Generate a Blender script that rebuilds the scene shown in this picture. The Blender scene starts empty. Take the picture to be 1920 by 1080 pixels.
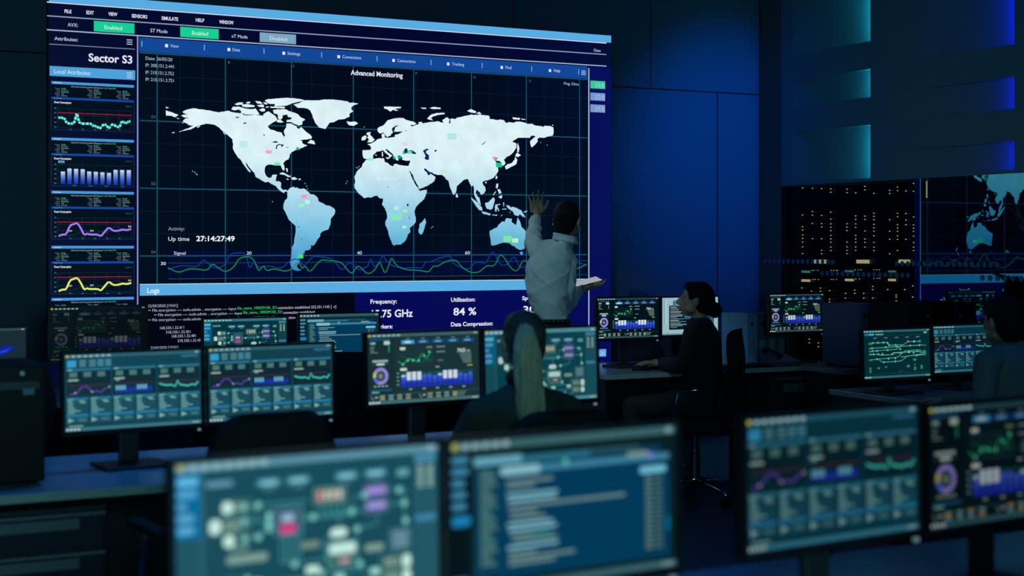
import bpy, bmesh, math, random
from mathutils import Vector, Matrix, Euler
from mathutils.geometry import tessellate_polygon
random.seed(7)
SC = bpy.context.scene
COL = SC.collection
PI = math.pi
def R(a): return a*PI/180

# ------------------------------------------------------------------ camera
F, CX, HY = 2840.0, 960.0, 461.0        # focal length in px, centre x, horizon y
TH = R(28)
CT, ST = math.cos(TH), math.sin(TH)
CAMH = 1.5
cam_d = bpy.data.cameras.new('camera')
cam = bpy.data.objects.new('camera', cam_d)
COL.objects.link(cam)
cam.location = (0, 0, CAMH)
cam.rotation_euler = (R(90), 0, -TH)
cam_d.sensor_width = 36
cam_d.lens = F/1920*36
cam_d.shift_y = -(540-HY)/1920
cam_d.clip_start = .05
cam_d.clip_end = 100
cam_d.dof.use_dof = True
cam_d.dof.focus_distance = 9.6
cam_d.dof.aperture_fstop = 2.35
SC.camera = cam
# ------------------------------------------------------------------ view
SC.view_settings.view_transform = 'Standard'
SC.view_settings.look = 'None'
SC.view_settings.gamma = 1
SC.view_settings.use_curve_mapping = False
SC.view_settings.exposure = 0
# ------------------------------------------------------------------ world
W = bpy.data.worlds.new('world'); SC.world = W; W.use_nodes = True
bg = W.node_tree.nodes['Background']
bg.inputs[0].default_value = (.01, .30, .50, 1)
bg.inputs[1].default_value = .011

def s2l(c):
    c = c/255
    return c/12.92 if c <= .04045 else ((c+.055)/1.055)**2.4
def L3(c): return (s2l(c[0]), s2l(c[1]), s2l(c[2]), 1)

# ------------------------------------------------------------------ projection helpers (room axes: x along the video wall, y towards it)
def cam2room(xc, d): return (xc*CT + d*ST, -xc*ST + d*CT)
def P_d(px, py, d):
    X, Y = cam2room((px-CX)/F*d, d)
    return Vector((X, Y, CAMH + (HY-py)/F*d))
def P_y(px, py, Y):
    a = (px-CX)/F
    return P_d(px, py, Y/(CT - a*ST))
def P_x(px, py, X):
    a = (px-CX)/F
    return P_d(px, py, X/(ST + a*CT))

# ------------------------------------------------------------------ materials
MATS = {}
def mat(name, col, rough=.5, metal=0, spec=.5, bump=0, bscale=40, noise=0, stretch=(1,1,1), emis=None, estr=1, coat=0, detail=3):
    if name in MATS: return MATS[name]
    m = bpy.data.materials.new(name); m.use_nodes = True
    nt = m.node_tree; b = nt.nodes['Principled BSDF']
    b.inputs['Base Color'].default_value = (*col, 1)
    b.inputs['Roughness'].default_value = rough
    b.inputs['Metallic'].default_value = metal
    b.inputs['Specular IOR Level'].default_value = spec
    b.inputs['Coat Weight'].default_value = coat
    if emis:
        b.inputs['Emission Color'].default_value = (*emis, 1)
        b.inputs['Emission Strength'].default_value = estr
    if bump or noise:
        tc = nt.nodes.new('ShaderNodeTexCoord'); mp = nt.nodes.new('ShaderNodeMapping')
        mp.inputs['Scale'].default_value = stretch
        nz = nt.nodes.new('ShaderNodeTexNoise'); nz.inputs['Scale'].default_value = bscale; nz.inputs['Detail'].default_value = detail
        nt.links.new(tc.outputs['Object'], mp.inputs[0]); nt.links.new(mp.outputs[0], nz.inputs['Vector'])
        if bump:
            bp = nt.nodes.new('ShaderNodeBump'); bp.inputs['Strength'].default_value = bump; bp.inputs['Distance'].default_value = .02
            nt.links.new(nz.outputs['Fac'], bp.inputs['Height']); nt.links.new(bp.outputs[0], b.inputs['Normal'])
        if noise:
            mx = nt.nodes.new('ShaderNodeMix'); mx.data_type = 'RGBA'
            mx.inputs[6].default_value = (*[c*(1-noise) for c in col], 1)
            mx.inputs[7].default_value = (*[min(1, c*(1+noise)) for c in col], 1)
            nt.links.new(nz.outputs['Fac'], mx.inputs[0]); nt.links.new(mx.outputs[2], b.inputs['Base Color'])
    MATS[name] = m
    return m
def emit_mat(name, col, strength):
    if name in MATS: return MATS[name]
    m = bpy.data.materials.new(name); m.use_nodes = True
    nt = m.node_tree; nt.nodes.remove(nt.nodes['Principled BSDF'])
    e = nt.nodes.new('ShaderNodeEmission'); e.inputs[0].default_value = (*col, 1); e.inputs[1].default_value = strength
    nt.links.new(e.outputs[0], nt.nodes['Material Output'].inputs[0])
    MATS[name] = m
    return m

M_WALL = mat('painted_wall', (.05, .082, .14), .62, bump=.05, bscale=60)
M_WALL_DARK = mat('dark_wall', (.10, .16, .17), .8, bump=.05, bscale=60)
M_PANEL = mat('wall_panel', (.09, .30, .44), .5, bump=.02, bscale=30)
M_SEAM = mat('seam', (.01, .01, .012), .8)
M_FLOOR = mat('floor', (.09, .12, .18), .38, bump=.03, bscale=25, noise=.15)
M_CEIL = mat('ceiling', (.05, .06, .07), .9, noise=.1)
M_BLACK = mat('black_plastic', (.010, .011, .013), .5, spec=.18, bump=.03, bscale=300)
M_BEZEL = mat('bezel_plastic', (.010, .013, .015), .38, noise=.1)
M_STAND = mat('stand_metal', (.035, .042, .045), .45, .3, noise=.1)
M_DESK = mat('desk_laminate', (.34, .40, .46), .24, spec=.75, noise=.06, bscale=12)
M_DESKEDGE = mat('desk_edge', (.45, .55, .50), .5, noise=.05)
M_CAB = mat('cabinet_dark', (.04, .048, .06), .55, spec=.2, noise=.1)
M_DRAWER = mat('drawer_front', (.028, .034, .050), .5, spec=.2, noise=.1)
M_HANDLE = mat('recessed_handle', (.16, .20, .21), .45, noise=.1)
M_CHAIR = mat('chair_fabric', (.010, .011, .014), .85, bump=.15, bscale=400)
M_CHROME = mat('chrome', (.7, .72, .75), .15, 1, noise=.05)
M_GREYMET = mat('grey_metal', (.35, .37, .4), .35, .8, noise=.05)
M_SKIN = mat('skin', (.48, .27, .19), .5, bump=.05, bscale=150, noise=.08)
M_SHIRT = mat('white_shirt', (.62, .68, .68), .8, bump=.55, bscale=9, stretch=(1.6, 1.6, .55), detail=2)
M_TROUSER = mat('dark_trousers', (.02, .022, .03), .85, bump=.2, bscale=14)
M_DARKCLOTH = mat('dark_cloth', (.016, .018, .024), .9, bump=.4, bscale=10)
M_OLIVE = mat('olive_jacket', (.05, .06, .048), .85, bump=.4, bscale=10)
M_GREYCLOTH = mat('grey_shirt', (.13, .18, .19), .85, bump=.4, bscale=10)
M_HAIRD = mat('dark_hair', (.007, .007, .010), .6, spec=.15, bump=.5, bscale=60, stretch=(3, 3, .4))
M_BLONDE = mat('blonde_hair', (.85, .66, .44), .45, bump=.8, bscale=70, stretch=(3, 3, .18), noise=.45)
M_BROWNH = mat('brown_hair', (.06, .05, .035), .45, bump=.6, bscale=60, stretch=(3, 3, .4))
M_BLUEBOX = mat('blue_grey_box', (.16, .33, .58), .6, noise=.08)
M_BINDER = mat('binder_card', (.07, .12, .20), .6, noise=.1)
M_LABEL = mat('label_paper', (.18, .28, .38), .7, noise=.05)
M_SHOE = mat('shoe_leather', (.02, .02, .02), .3, noise=.1)
M_EYE = mat('eye', (.28, .27, .27), .2, noise=.02)
M_RACK = mat('rack_metal', (.012, .014, .018), .4, .3, noise=.1)

def canvas_mat(name, gloss=.0):
    m = bpy.data.materials.new(name); m.use_nodes = True
    nt = m.node_tree; nt.nodes.remove(nt.nodes['Principled BSDF'])
    at = nt.nodes.new('ShaderNodeAttribute'); at.attribute_name = 'Col'
    e = nt.nodes.new('ShaderNodeEmission'); e.inputs[1].default_value = 1
    nt.links.new(at.outputs['Color'], e.inputs[0])
    g = nt.nodes.new('ShaderNodeBsdfGlossy'); g.inputs['Roughness'].default_value = .35; g.inputs[0].default_value = (.03, .03, .03, 1)
    a = nt.nodes.new('ShaderNodeAddShader')
    nt.links.new(e.outputs[0], a.inputs[0]); nt.links.new(g.outputs[0], a.inputs[1])
    nt.links.new(a.outputs[0], nt.nodes['Material Output'].inputs[0])
    return m
M_CANVAS = canvas_mat('display_pixels')
# led wall: same but with the fine dot grid of the LED modules
def ledwall_mat():
    m = canvas_mat('led_wall_pixels'); nt = m.node_tree
    e = [n for n in nt.nodes if n.type == 'EMISSION'][0]
    e.inputs[1].default_value = 1.0
    return m
M_LEDWALL = ledwall_mat()
def map_mat():
    m = bpy.data.materials.new('map_land'); m.use_nodes = True
    nt = m.node_tree; nt.nodes.remove(nt.nodes['Principled BSDF'])
    tc = nt.nodes.new('ShaderNodeTexCoord'); sp = nt.nodes.new('ShaderNodeSeparateXYZ')
    nt.links.new(tc.outputs['Object'], sp.inputs[0])
    mr = nt.nodes.new('ShaderNodeMapRange')
    mr.inputs[1].default_value = .70; mr.inputs[2].default_value = 1.52   # metres above the screen's lower edge
    nt.links.new(sp.outputs['Z'], mr.inputs[0])
    cr = nt.nodes.new('ShaderNodeValToRGB')
    r = cr.color_ramp
    r.elements[0].position = 0; r.elements[0].color = L3((40, 130, 190))
    r.elements[1].position = 1; r.elements[1].color = L3((222, 244, 248))
    for p, c in ((.08, (70, 152, 205)), (.325, (118, 194, 226)), (.56, (170, 217, 238)), (.82, (214, 241, 247))):
        el = r.elements.new(p); el.color = L3(c)
    nt.links.new(mr.outputs[0], cr.inputs[0])
    nz = nt.nodes.new('ShaderNodeTexNoise'); nz.inputs['Scale'].default_value = 9; nz.inputs['Detail'].default_value = 6
    nt.links.new(tc.outputs['Object'], nz.inputs['Vector'])
    mx = nt.nodes.new('ShaderNodeMix'); mx.data_type = 'RGBA'; mx.blend_type = 'MULTIPLY'; mx.inputs[0].default_value = 1
    m2 = nt.nodes.new('ShaderNodeMapRange'); m2.inputs[1].default_value = .35; m2.inputs[2].default_value = .65; m2.inputs[3].default_value = .92; m2.inputs[4].default_value = 1.03
    nt.links.new(nz.outputs['Fac'], m2.inputs[0])
    nt.links.new(cr.outputs[0], mx.inputs[6]); nt.links.new(m2.outputs[0], mx.inputs[7])
    e = nt.nodes.new('ShaderNodeEmission'); e.inputs[1].default_value = 1
    nt.links.new(mx.outputs[2], e.inputs[0]); nt.links.new(e.outputs[0], nt.nodes['Material Output'].inputs[0])
    return m
M_MAP = map_mat()
def glass_mat():
    m = bpy.data.materials.new('tinted_glass'); m.use_nodes = True
    nt = m.node_tree; nt.nodes.remove(nt.nodes['Principled BSDF'])
    t = nt.nodes.new('ShaderNodeBsdfTransparent'); t.inputs[0].default_value = (.62, .66, .70, 1)
    g = nt.nodes.new('ShaderNodeBsdfGlossy'); g.inputs['Roughness'].default_value = .0; g.inputs[0].default_value = (.13, .70, 1, 1)
    fr = nt.nodes.new('ShaderNodeFresnel'); fr.inputs[0].default_value = 1.9
    mr = nt.nodes.new('ShaderNodeMapRange'); mr.inputs[1].default_value = 0; mr.inputs[2].default_value = 1; mr.inputs[3].default_value = .17; mr.inputs[4].default_value = 1
    nt.links.new(fr.outputs[0], mr.inputs[0])
    mx = nt.nodes.new('ShaderNodeMixShader')
    nt.links.new(mr.outputs[0], mx.inputs[0]); nt.links.new(t.outputs[0], mx.inputs[1]); nt.links.new(g.outputs[0], mx.inputs[2])
    nt.links.new(mx.outputs[0], nt.nodes['Material Output'].inputs[0])
    return m
M_GLASS = glass_mat()
M_GLASS2 = glass_mat(); M_GLASS2.name = 'clear_glass'
[n for n in M_GLASS2.node_tree.nodes if n.type == 'FRESNEL'][0].inputs[0].default_value = 1.22
[n for n in M_GLASS2.node_tree.nodes if n.type == 'MAP_RANGE'][0].inputs[3].default_value = .0
[n for n in M_GLASS2.node_tree.nodes if n.type == 'MAP_RANGE'][0].clamp = True

# ------------------------------------------------------------------ object helpers
def put(name, me, m=None, parent=None, loc=None, rotz=None):
    o = bpy.data.objects.new(name, me); COL.objects.link(o)
    if m is not None and me is not None:
        if isinstance(m, (list, tuple)):
            for q in m: me.materials.append(q)
        else: me.materials.append(m)
    if parent: o.parent = parent
    if loc is not None: o.location = loc
    if rotz is not None: o.rotation_euler = (0, 0, rotz)
    return o
def tag(o, label=None, cat=None, group=None, kind=None):
    if label: o['label'] = label
    if cat: o['category'] = cat
    if group: o['group'] = group
    if kind: o['kind'] = kind
    return o
def empty(name, loc, rz=0, label=None, cat=None, group=None):
    o = bpy.data.objects.new(name, None); COL.objects.link(o)
    o.empty_display_size = .1
    o.location = loc; o.rotation_euler = (0, 0, rz)
    return tag(o, label, cat, group)
def copy_tree(o, parent=None):
    c = o.copy(); COL.objects.link(c)
    if parent: c.parent = parent
    for ch in [x for x in bpy.data.objects if x.parent == o]:
        copy_tree(ch, c)
    return c
def bm_done(bm, name, m, parent=None, smooth=False, loc=None, rotz=None):
    bmesh.ops.recalc_face_normals(bm, faces=bm.faces)
    me = bpy.data.meshes.new(name); bm.to_mesh(me); bm.free()
    if smooth:
        for p in me.polygons: p.use_smooth = True
    return put(name, me, m, parent, loc, rotz)
def box(bm, x0, x1, y0, y1, z0, z1, bev=0, M=None):
    r = bmesh.ops.create_cube(bm, size=1)
    vs = r['verts']
    for v in vs:
        v.co = Vector((x0+(v.co.x+.5)*(x1-x0), y0+(v.co.y+.5)*(y1-y0), z0+(v.co.z+.5)*(z1-z0)))
    if bev:
        es = list({e for v in vs for e in v.link_edges})
        r2 = bmesh.ops.bevel(bm, geom=es, offset=bev, segments=2, affect='EDGES', profile=.5)
        vs = list({v for f in r2['faces'] for v in f.verts} | {v for v in vs if v.is_valid})
    if M is not None:
        for v in vs: v.co = M @ v.co
    return vs
def obj_box(name, m, ext, parent=None, bev=0, **k):
    bm = bmesh.new(); box(bm, *ext, bev=bev)
    return bm_done(bm, name, m, parent, **k)
def cyl(bm, p0, p1, r0, r1=None, n=16, cap=True):
    p0, p1 = Vector(p0), Vector(p1)
    if r1 is None: r1 = r0
    d = p1-p0; L = d.length
    q = d.to_track_quat('Z', 'Y').to_matrix().to_4x4()
    return bmesh.ops.create_cone(bm, cap_ends=cap, segments=n, radius1=r0, radius2=r1, depth=L, matrix=Matrix.Translation((p0+p1)/2) @ q)['verts']
def sph(bm, c, r, n=12, M=None, rot=None):
    if not isinstance(r, (tuple, list)): r = (r, r, r)
    mt = Matrix.Translation(c)
    if rot is not None: mt = mt @ rot
    mt = mt @ Matrix.Diagonal((*r, 1))
    if M is not None: mt = M @ mt
    return bmesh.ops.create_uvsphere(bm, u_segments=n*2, v_segments=n, radius=1, matrix=mt)['verts']
def tube(bm, pts, r, n=8):
    pts = [Vector(p) for p in pts]; rings = []
    for i, p in enumerate(pts):
        t = (pts[min(i+1, len(pts)-1)]-pts[max(i-1, 0)]).normalized()
        q = t.to_track_quat('Z', 'Y')
        rr = r[i] if isinstance(r, (list, tuple)) else r
        rings.append([bm.verts.new(p + q @ Vector((math.cos(2*PI*k/n)*rr, math.sin(2*PI*k/n)*rr, 0))) for k in range(n)])
    for a, b in zip(rings, rings[1:]):
        for k in range(n):
            bm.faces.new((a[k], a[(k+1) % n], b[(k+1) % n], b[k]))
    bm.faces.new(rings[0]); bm.faces.new(rings[-1])

# ------------------------------------------------------------------ display canvas
_txt = {}
def text_geo(s, bold=False):
    k = (s, bold)
    if k in _txt: return _txt[k]
    cu = bpy.data.curves.new('t', 'FONT'); cu.body = s; cu.resolution_u = 3
    cu.size = 1
    if bold: cu.offset = .022
    o = bpy.data.objects.new('t', cu); COL.objects.link(o)
    dg = bpy.context.evaluated_depsgraph_get(); dg.update()
    me = bpy.data.meshes.new_from_object(o.evaluated_get(dg))
    vs = [(v.co.x, v.co.y) for v in me.vertices]; fs = [tuple(p.vertices) for p in me.polygons]
    bpy.data.objects.remove(o); bpy.data.curves.remove(cu); bpy.data.meshes.remove(me)
    x0 = min(v[0] for v in vs) if vs else 0; x1 = max(v[0] for v in vs) if vs else 1
    _txt[k] = (vs, fs, x0, x1)
    return _txt[k]
CAPH = .70     # cap height of the built-in font per unit size
class Canvas:
    """flat artwork shown by a display; every shape gets a small step forward (towards -y)"""
    def __init__(s, w, h, eps=.00012):
        s.v = []; s.f = []; s.c = []; s.m = []; s.w = w; s.h = h; s.eps = eps
    def xy(s, u, v): return (u*s.w, (1-v)*s.h)
    def poly_w(s, pts, col, lay, mi=0):      # pts in metres (x, z)
        if len(pts) > 4:
            tri = tessellate_polygon([[Vector((p[0], p[1], 0)) for p in pts]])
        else: tri = [tuple(range(len(pts)))]
        b = len(s.v); s.v += [(p[0], -lay*s.eps, p[1]) for p in pts]
        for t in tri: s.f.append([b+i for i in t]); s.c.append(col); s.m.append(mi)
    def rect(s, u0, v0, u1, v1, col, lay=1):
        a = s.xy(u0, v0); b = s.xy(u1, v1)
        s.poly_w([(a[0], a[1]), (b[0], a[1]), (b[0], b[1]), (a[0], b[1])], col, lay)
    def rrect(s, u0, v0, u1, v1, col, lay=1):
        x0, z1 = s.xy(u0, v0); x1, z0 = s.xy(u1, v1)
        r = min(x1-x0, z1-z0)*.4; pts = []
        for cx, cz, a0 in ((x1-r, z1-r, 0), (x0+r, z1-r, 90), (x0+r, z0+r, 180), (x1-r, z0+r, 270)):
            for k in range(4):
                a = R(a0+k*30); pts.append((cx+r*math.cos(a), cz+r*math.sin(a)))
        s.poly_w(pts, col, lay)
    def frame(s, u0, v0, u1, v1, t, col, lay=1):
        s.line([(u0, v0), (u1, v0)], t, col, lay); s.line([(u0, v1), (u1, v1)], t, col, lay)
        s.line([(u0, v0), (u0, v1)], t, col, lay); s.line([(u1, v0), (u1, v1)], t, col, lay)
    def line(s, pts, t, col, lay=1):         # t in metres
        s.line_w([s.xy(*p) for p in pts], t, col, lay)
    def line_w(s, pts, t, col, lay=1):
        n = len(pts); off = []
        for i in range(n):
            a = Vector(pts[max(i-1, 0)]); b = Vector(pts[min(i+1, n-1)]); d = (b-a)
            if d.length < 1e-9: d = Vector((1, 0))
            d.normalize(); off.append(Vector((-d.y, d.x))*t/2)
        for i in range(n-1):
            a, b = Vector(pts[i]), Vector(pts[i+1])
            s.poly_w([tuple(a+off[i]), tuple(b+off[i+1]), tuple(b-off[i+1]), tuple(a-off[i])], col, lay)
    def disc(s, u, v, r, col, lay=1, n=14, r2=0, a0=0, a1=360):
        x, z = s.xy(u, v); N = n
        for k in range(N):
            p, q = R(a0+(a1-a0)*k/N), R(a0+(a1-a0)*(k+1)/N)
            if r2: s.poly_w([(x+r*math.cos(p), z+r*math.sin(p)), (x+r*math.cos(q), z+r*math.sin(q)), (x+r2*math.cos(q), z+r2*math.sin(q)), (x+r2*math.cos(p), z+r2*math.sin(p))], col, lay)
            else: s.poly_w([(x, z), (x+r*math.cos(p), z+r*math.sin(p)), (x+r*math.cos(q), z+r*math.sin(q))], col, lay)
    def text_w(s, st, x, z, hgt, col, lay=2, width=None, bold=False):  # hgt = cap height in metres
        vs, fs, x0, x1 = text_geo(st, bold)
        sc = hgt/CAPH; sx = sc if width is None else width/(x1-x0)
        b = len(s.v); s.v += [(x+(a-x0)*sx, -lay*s.eps, z+c*sc) for a, c in vs]
        for f in fs: s.f.append([b+i for i in f]); s.c.append(col); s.m.append(0)
    def text(s, st, u, v, hv, col, lay=2, wu=None, bold=False):
        x, z = s.xy(u, v); s.text_w(st, x, z, hv*s.h, col, lay, None if wu is None else wu*s.w, bold)
    def grad(s, u0, v0, u1, v1, c0, c1, lay=1, n=5):
        for k in range(n):
            t = (k+.5)/n
            s.rect(u0, v0+(v1-v0)*k/n, u1, v0+(v1-v0)*(k+1)/n, tuple(c0[i]+(c1[i]-c0[i])*t for i in range(3)), lay)
    def build(s, name, mats, parent=None, loc=None):
        me = bpy.data.meshes.new(name); me.from_pydata(s.v, [], s.f)
        at = me.color_attributes.new('Col', 'FLOAT_COLOR', 'CORNER')
        buf = []
        for p, c in zip(me.polygons, s.c): buf += list(L3(c))*p.loop_total
        at.data.foreach_set('color', buf)
        for q in mats: me.materials.append(q)
        for p, q in zip(me.polygons, s.m): p.material_index = q
        # all faces look towards -y
        bm = bmesh.new(); bm.from_mesh(me)
        for f in bm.faces: f.normal_update()
        fl = [f for f in bm.faces if f.normal.y > 0]
        bmesh.ops.reverse_faces(bm, faces=fl); bm.to_mesh(me); bm.free()
        return put(name, me, None, parent, loc)

# ================================================================== ROOM SHELL
YW, XG = 8.6, 6.55          # video-wall plane, glass-wall plane
ZC = 3.6
def struct(name, bm, m, **k):
    o = bm_done(bm, name, m, **k); o['kind'] = 'structure'; return o
def lamp_area(name, loc, rot, sx, sy, col, w, parent=None, spread=95):
    l = bpy.data.lights.new(name, 'AREA'); l.shape = 'RECTANGLE'; l.size = sx; l.size_y = sy; l.color = col; l.energy = w; l.spread = R(spread)
    o = bpy.data.objects.new(name, l); COL.objects.link(o); o.location = loc; o.rotation_euler = rot
    if parent: o.parent = parent
    return o
# unseen fill lights, added above the desks and behind the camera
def fill_light(x, y, label, col, w):
    r = empty('fill_light', (x, y, ZC), 0, label, 'fill light', 'added fill lights over the desks')
    obj_box('lamp_housing', M_STAND, (-.62, .62, -.16, .16, -.06, 0), r, bev=.005)
    obj_box('diffuser', emit_mat('diffuser_'+str(x), col, w*.012), (-.6, .6, -.14, .14, -.068, -.06), r)
    lamp_area('lamp', (0, 0, -.08), (0, 0, 0), 1.1, .26, col, w, r)
fill_light(1.2, 1.6, 'unseen dim blue fill light added above the front desks', (.0, .24, 1.0), 4)
fill_light(1.6, 5.4, 'unseen dim blue fill light added between the middle and rear desks', (.0, .26, 1.0), 8)
fill_light(5.0, 4.6, 'unseen dim blue fill light added over the right desk', (.0, .24, 1.0), 2)
r = empty('rear_fill_light', (.4, -1.3, 1.1), 0, 'wide teal fill panel on a stand, added unseen behind the camera position', 'light panel')  # added fill light for faces turned towards the camera
obj_box('panel_body', M_STAND, (-1.0, 1.0, -.04, -.001, 0, 1.5), r, bev=.005)
obj_box('diffuser', emit_mat('teal_panel', (.10, .75, 1.0), .12), (-.97, .97, 0, .004, .03, 1.47), r)
obj_box('stand_post', M_STAND, (-.03, .03, -.035, -.005, -1.099, -.0005), r)
obj_box('stand_foot', M_STAND, (-.5, .5, -.2, .2, -1.099, -1.08), r)
lamp_area('lamp', (0, .02, .75), (R(90), 0, 0), 1.9, 1.4, (.26, .80, .92), 36, r, 130)
# blue spot lamps near the right wall, grazing it and washing the rear wall beside the corner
YGAP = YW-.24
def spot_lamp(loc, target, label, col, w, size, blend=1.0, soft=.012, flap=False):
    r = empty('spot_lamp', loc, 0, label, 'spot lamp')
    if flap: obj_box('light_flap', M_STAND, (.024, .026, .02, .52, -.52, .10), r)  # unseen flap added to keep the beam off the side wall
    d_ = (Vector(target)-Vector(loc)).normalized()
    bm = bmesh.new(); cyl(bm, Vector((0, 0, 0)), -d_*.14, .05, .035, 20); bm_done(bm, 'lamp_head', M_STAND, r)
    bm = bmesh.new(); cyl(bm, -d_*.07, Vector((0, 0, ZC-loc[2])), .008, n=8); bm_done(bm, 'ceiling_stem', M_STAND, r)
    bm = bmesh.new(); cyl(bm, d_*.001, d_*.004, .042, n=20); bm_done(bm, 'lens', emit_mat('lens_'+label[:9], col, 3), r)
    sp = bpy.data.lights.new('beam', 'SPOT'); sp.energy = w; sp.color = col; sp.spot_size = R(size); sp.spot_blend = blend; sp.shadow_soft_size = soft
    so = bpy.data.objects.new('beam', sp); COL.objects.link(so); so.parent = r; so.location = d_*.05
    so.rotation_euler = d_.to_track_quat('-Z', 'Y').to_euler()
    return r
spot_lamp((6.40, 5.5, 3.40), (6.30, 8.6, 2.05), 'blue spot lamp under the ceiling close to the right wall', (.0, .16, 1.0), 400, 40, flap=True)
spot_lamp((1.7, 5.7, 3.38), (4.32, 7.65, 1.35), 'pale teal spot lamp under the ceiling aimed at the standing person', (.45, .86, 1.0), 95, 21, .6)  # added out of view to brighten the figure's back

bm = bmesh.new(); box(bm, -3, 8.2, -1.5, YW+.1, -.1, 0); struct('floor', bm, M_FLOOR)
bm = bmesh.new(); box(bm, -3, 8.2, -1.5, YW+.1, ZC, ZC+.1); struct('ceiling', bm, M_CEIL)
bm = bmesh.new(); box(bm, -3.1, -3, -1.5, YW+.1, 0, ZC); struct('wall_left', bm, M_WALL_DARK)
# rear wall: large panels with thin shadow gaps and small fixing studs
def wx(px): return P_y(px, 461, YW).x
def wz(px, py): return P_y(px, py, YW).z
XS0, XS1 = wx(88), wx(1137)
ZT, ZB = wz(1137, 69), .62
bm = bmesh.new()
z1 = wz(1425, 178)
g = .004
cols_up = [-3, wx(88)-.9, wx(963), wx(1220), XG]
cols_lo = [-3, wx(88)-1.0, wx(700), wx(1345), XG]
for a, b in zip(cols_up, cols_up[1:]): box(bm, a+g, b-g, YW, YW+.1, z1+g, ZC-.001)
for a, b in zip(cols_lo, cols_lo[1:]): box(bm, a+g, b-g, YW, YW+.1, .001, z1-g)
struct('wall_back', bm, M_WALL)
bm = bmesh.new(); box(bm, -3, 8.2, YW+.03, YW+.1, .001, ZC-.001); struct('trim_1', bm, M_SEAM)
bm = bmesh.new()
for px, py in ((1336, 186), (1336, 306), (1336, 430), (1212, 12), (1212, 90), (1212, 154), (1230, 12), (1230, 90), (1354, 186), (1354, 306), (1354, 430)):
    p = P_y(px, py, YW); cyl(bm, (p.x, YW-.002, p.z), (p.x, YW+.001, p.z), .006, n=10)
struct('trim_2', bm, M_SEAM)
bm = bmesh.new(); box(bm, -3, XG-.002, YW-.015, YW-.0005, .001, .09); struct('baseboard_back', bm, M_CAB)

# side wall above the glass: overlapping panels with wedge recesses and LED strips behind their edges
ZG = 1.912
def panel(y0, y1, bands, z_lo, z_hi, name, depth=.06):
    """wall strip between y0 (far) and y1 (near); bands = recessed (z0,z1) list"""
    bm = bmesh.new(); ys = y0-(y0-y1)*.14
    cuts = sorted({z_lo, z_hi} | {z for b in bands for z in b})
    def quad(*p): bm.faces.new([bm.verts.new(q) for q in p])
    for a, b in zip(cuts, cuts[1:]):
        rec = any(abs(a-p) < 1e-6 and abs(b-q) < 1e-6 for p, q in bands)
        if not rec:
            quad((XG, y0, a), (XG, y1, a), (XG, y1, b), (XG, y0, b))
        else:
            quad((XG, y0, a), (XG, ys, a), (XG, ys, b), (XG, y0, b))
            quad((XG, ys, a), (XG+depth, y1, a), (XG+depth, y1, b), (XG, ys, b))
            quad((XG+depth, y1, a), (XG, y1, a), (XG, y1, b), (XG+depth, y1, b))
            for z in (a, b):
                bm.faces.new([bm.verts.new(q) for q in ((XG, ys, z), (XG, y1, z), (XG+depth, y1, z))])
    quad((XG, y0, z_lo), (XG+.3, y0, z_lo), (XG+.3, y1, z_lo), (XG, y1, z_lo))
    bmesh.ops.remove_doubles(bm, verts=bm.verts, dist=1e-5)
    me = bpy.data.meshes.new(name); bm.to_mesh(me); bm.free()
    o = put(name, me, M_PANEL); o['kind'] = 'structure'; return o
YA, YB = P_x(1632, 461, XG).y, P_x(1902, 461, XG).y
kA, kB = F/(XG*ST+YA*CT), F/(XG*ST+YB*CT)
def zA(py): return CAMH+(HY-py)/kA
def zB(py): return CAMH+(HY-py)/kB
bandsA = [(zA(340), zA(234)), (zA(182), zA(129)), (zA(77), ZC-.05)]
bandsA[0] = (ZG+.02, bandsA[0][1])
bandsB = [(ZG+.02, zB(265)), (zB(204), zB(144)), (zB(83), ZC-.05)]
panel(YGAP, YA, bandsA, ZG, ZC, 'wall_right_upper_1')
panel(YA, YB, bandsB, ZG, ZC, 'wall_right_upper_2')
panel(YB, 2.0, [(2.2, 2.4)], ZG, ZC, 'wall_right_upper_3')
M_TEAL = emit_mat('teal_led', (.04, .80, .80), 13.0)
M_BLUE = emit_mat('blue_led', (.01, .02, 1.0), 16.0)
for bands, Y, mm, nm, nmc in ((bandsA, YA, M_TEAL, 'teal', ['lowest', 'middle', 'topmost']), (bandsB, YB, M_BLUE, 'deep blue', ['lowest', 'middle', 'topmost'])):
    for (a, b), w in zip(bands, nmc):
        o = obj_box('led_strip', mm, (XG+.008, XG+.030, Y+.0008, Y+.004, a+.002, b-.002))
        tag(o, '%s LED strip hidden behind the panel edge, %s recess of its row' % (nm, w), 'led strip', 'led strips behind the wall panels')
# glass front of the server room
gy = [YGAP-.002, P_x(1466, 461, XG).y, P_x(1715, 461, XG).y, 6.0, 4.6, 3.2, 2.0]
for i, (a, b) in enumerate(zip(gy, gy[1:])):
    bm = bmesh.new()
    v = [bm.verts.new(p) for p in ((XG, a, .02), (XG, b+.004, .02), (XG, b+.004, ZG), (XG, a, ZG))]
    bm.faces.new(v)
    me = bpy.data.meshes.new('window_%d' % (i+1)); bm.to_mesh(me); bm.free()
    o = put('window_%d' % (i+1), me, M_GLASS2 if i < 2 else M_GLASS); o['kind'] = 'structure'
bm = bmesh.new()
for b in gy[1:-1]: box(bm, XG+.001, XG+.007, b-.001, b+.005, .02, ZG)
box(bm, XG-.02, XG+.04, 2.0, YW-.003, .001, .02)
struct('trim_3', bm, M_CAB)
# server room beyond the glass
bm = bmesh.new(); box(bm, 8.1, 8.2, -1.5, YW, .001, ZG); struct('wall_right', bm, M_CAB)
bm = bmesh.new(); box(bm, XG, XG+.05, YGAP, YW-.002, .001, ZC-.001); struct('wall_right_corner', bm, M_WALL_DARK)
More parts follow.
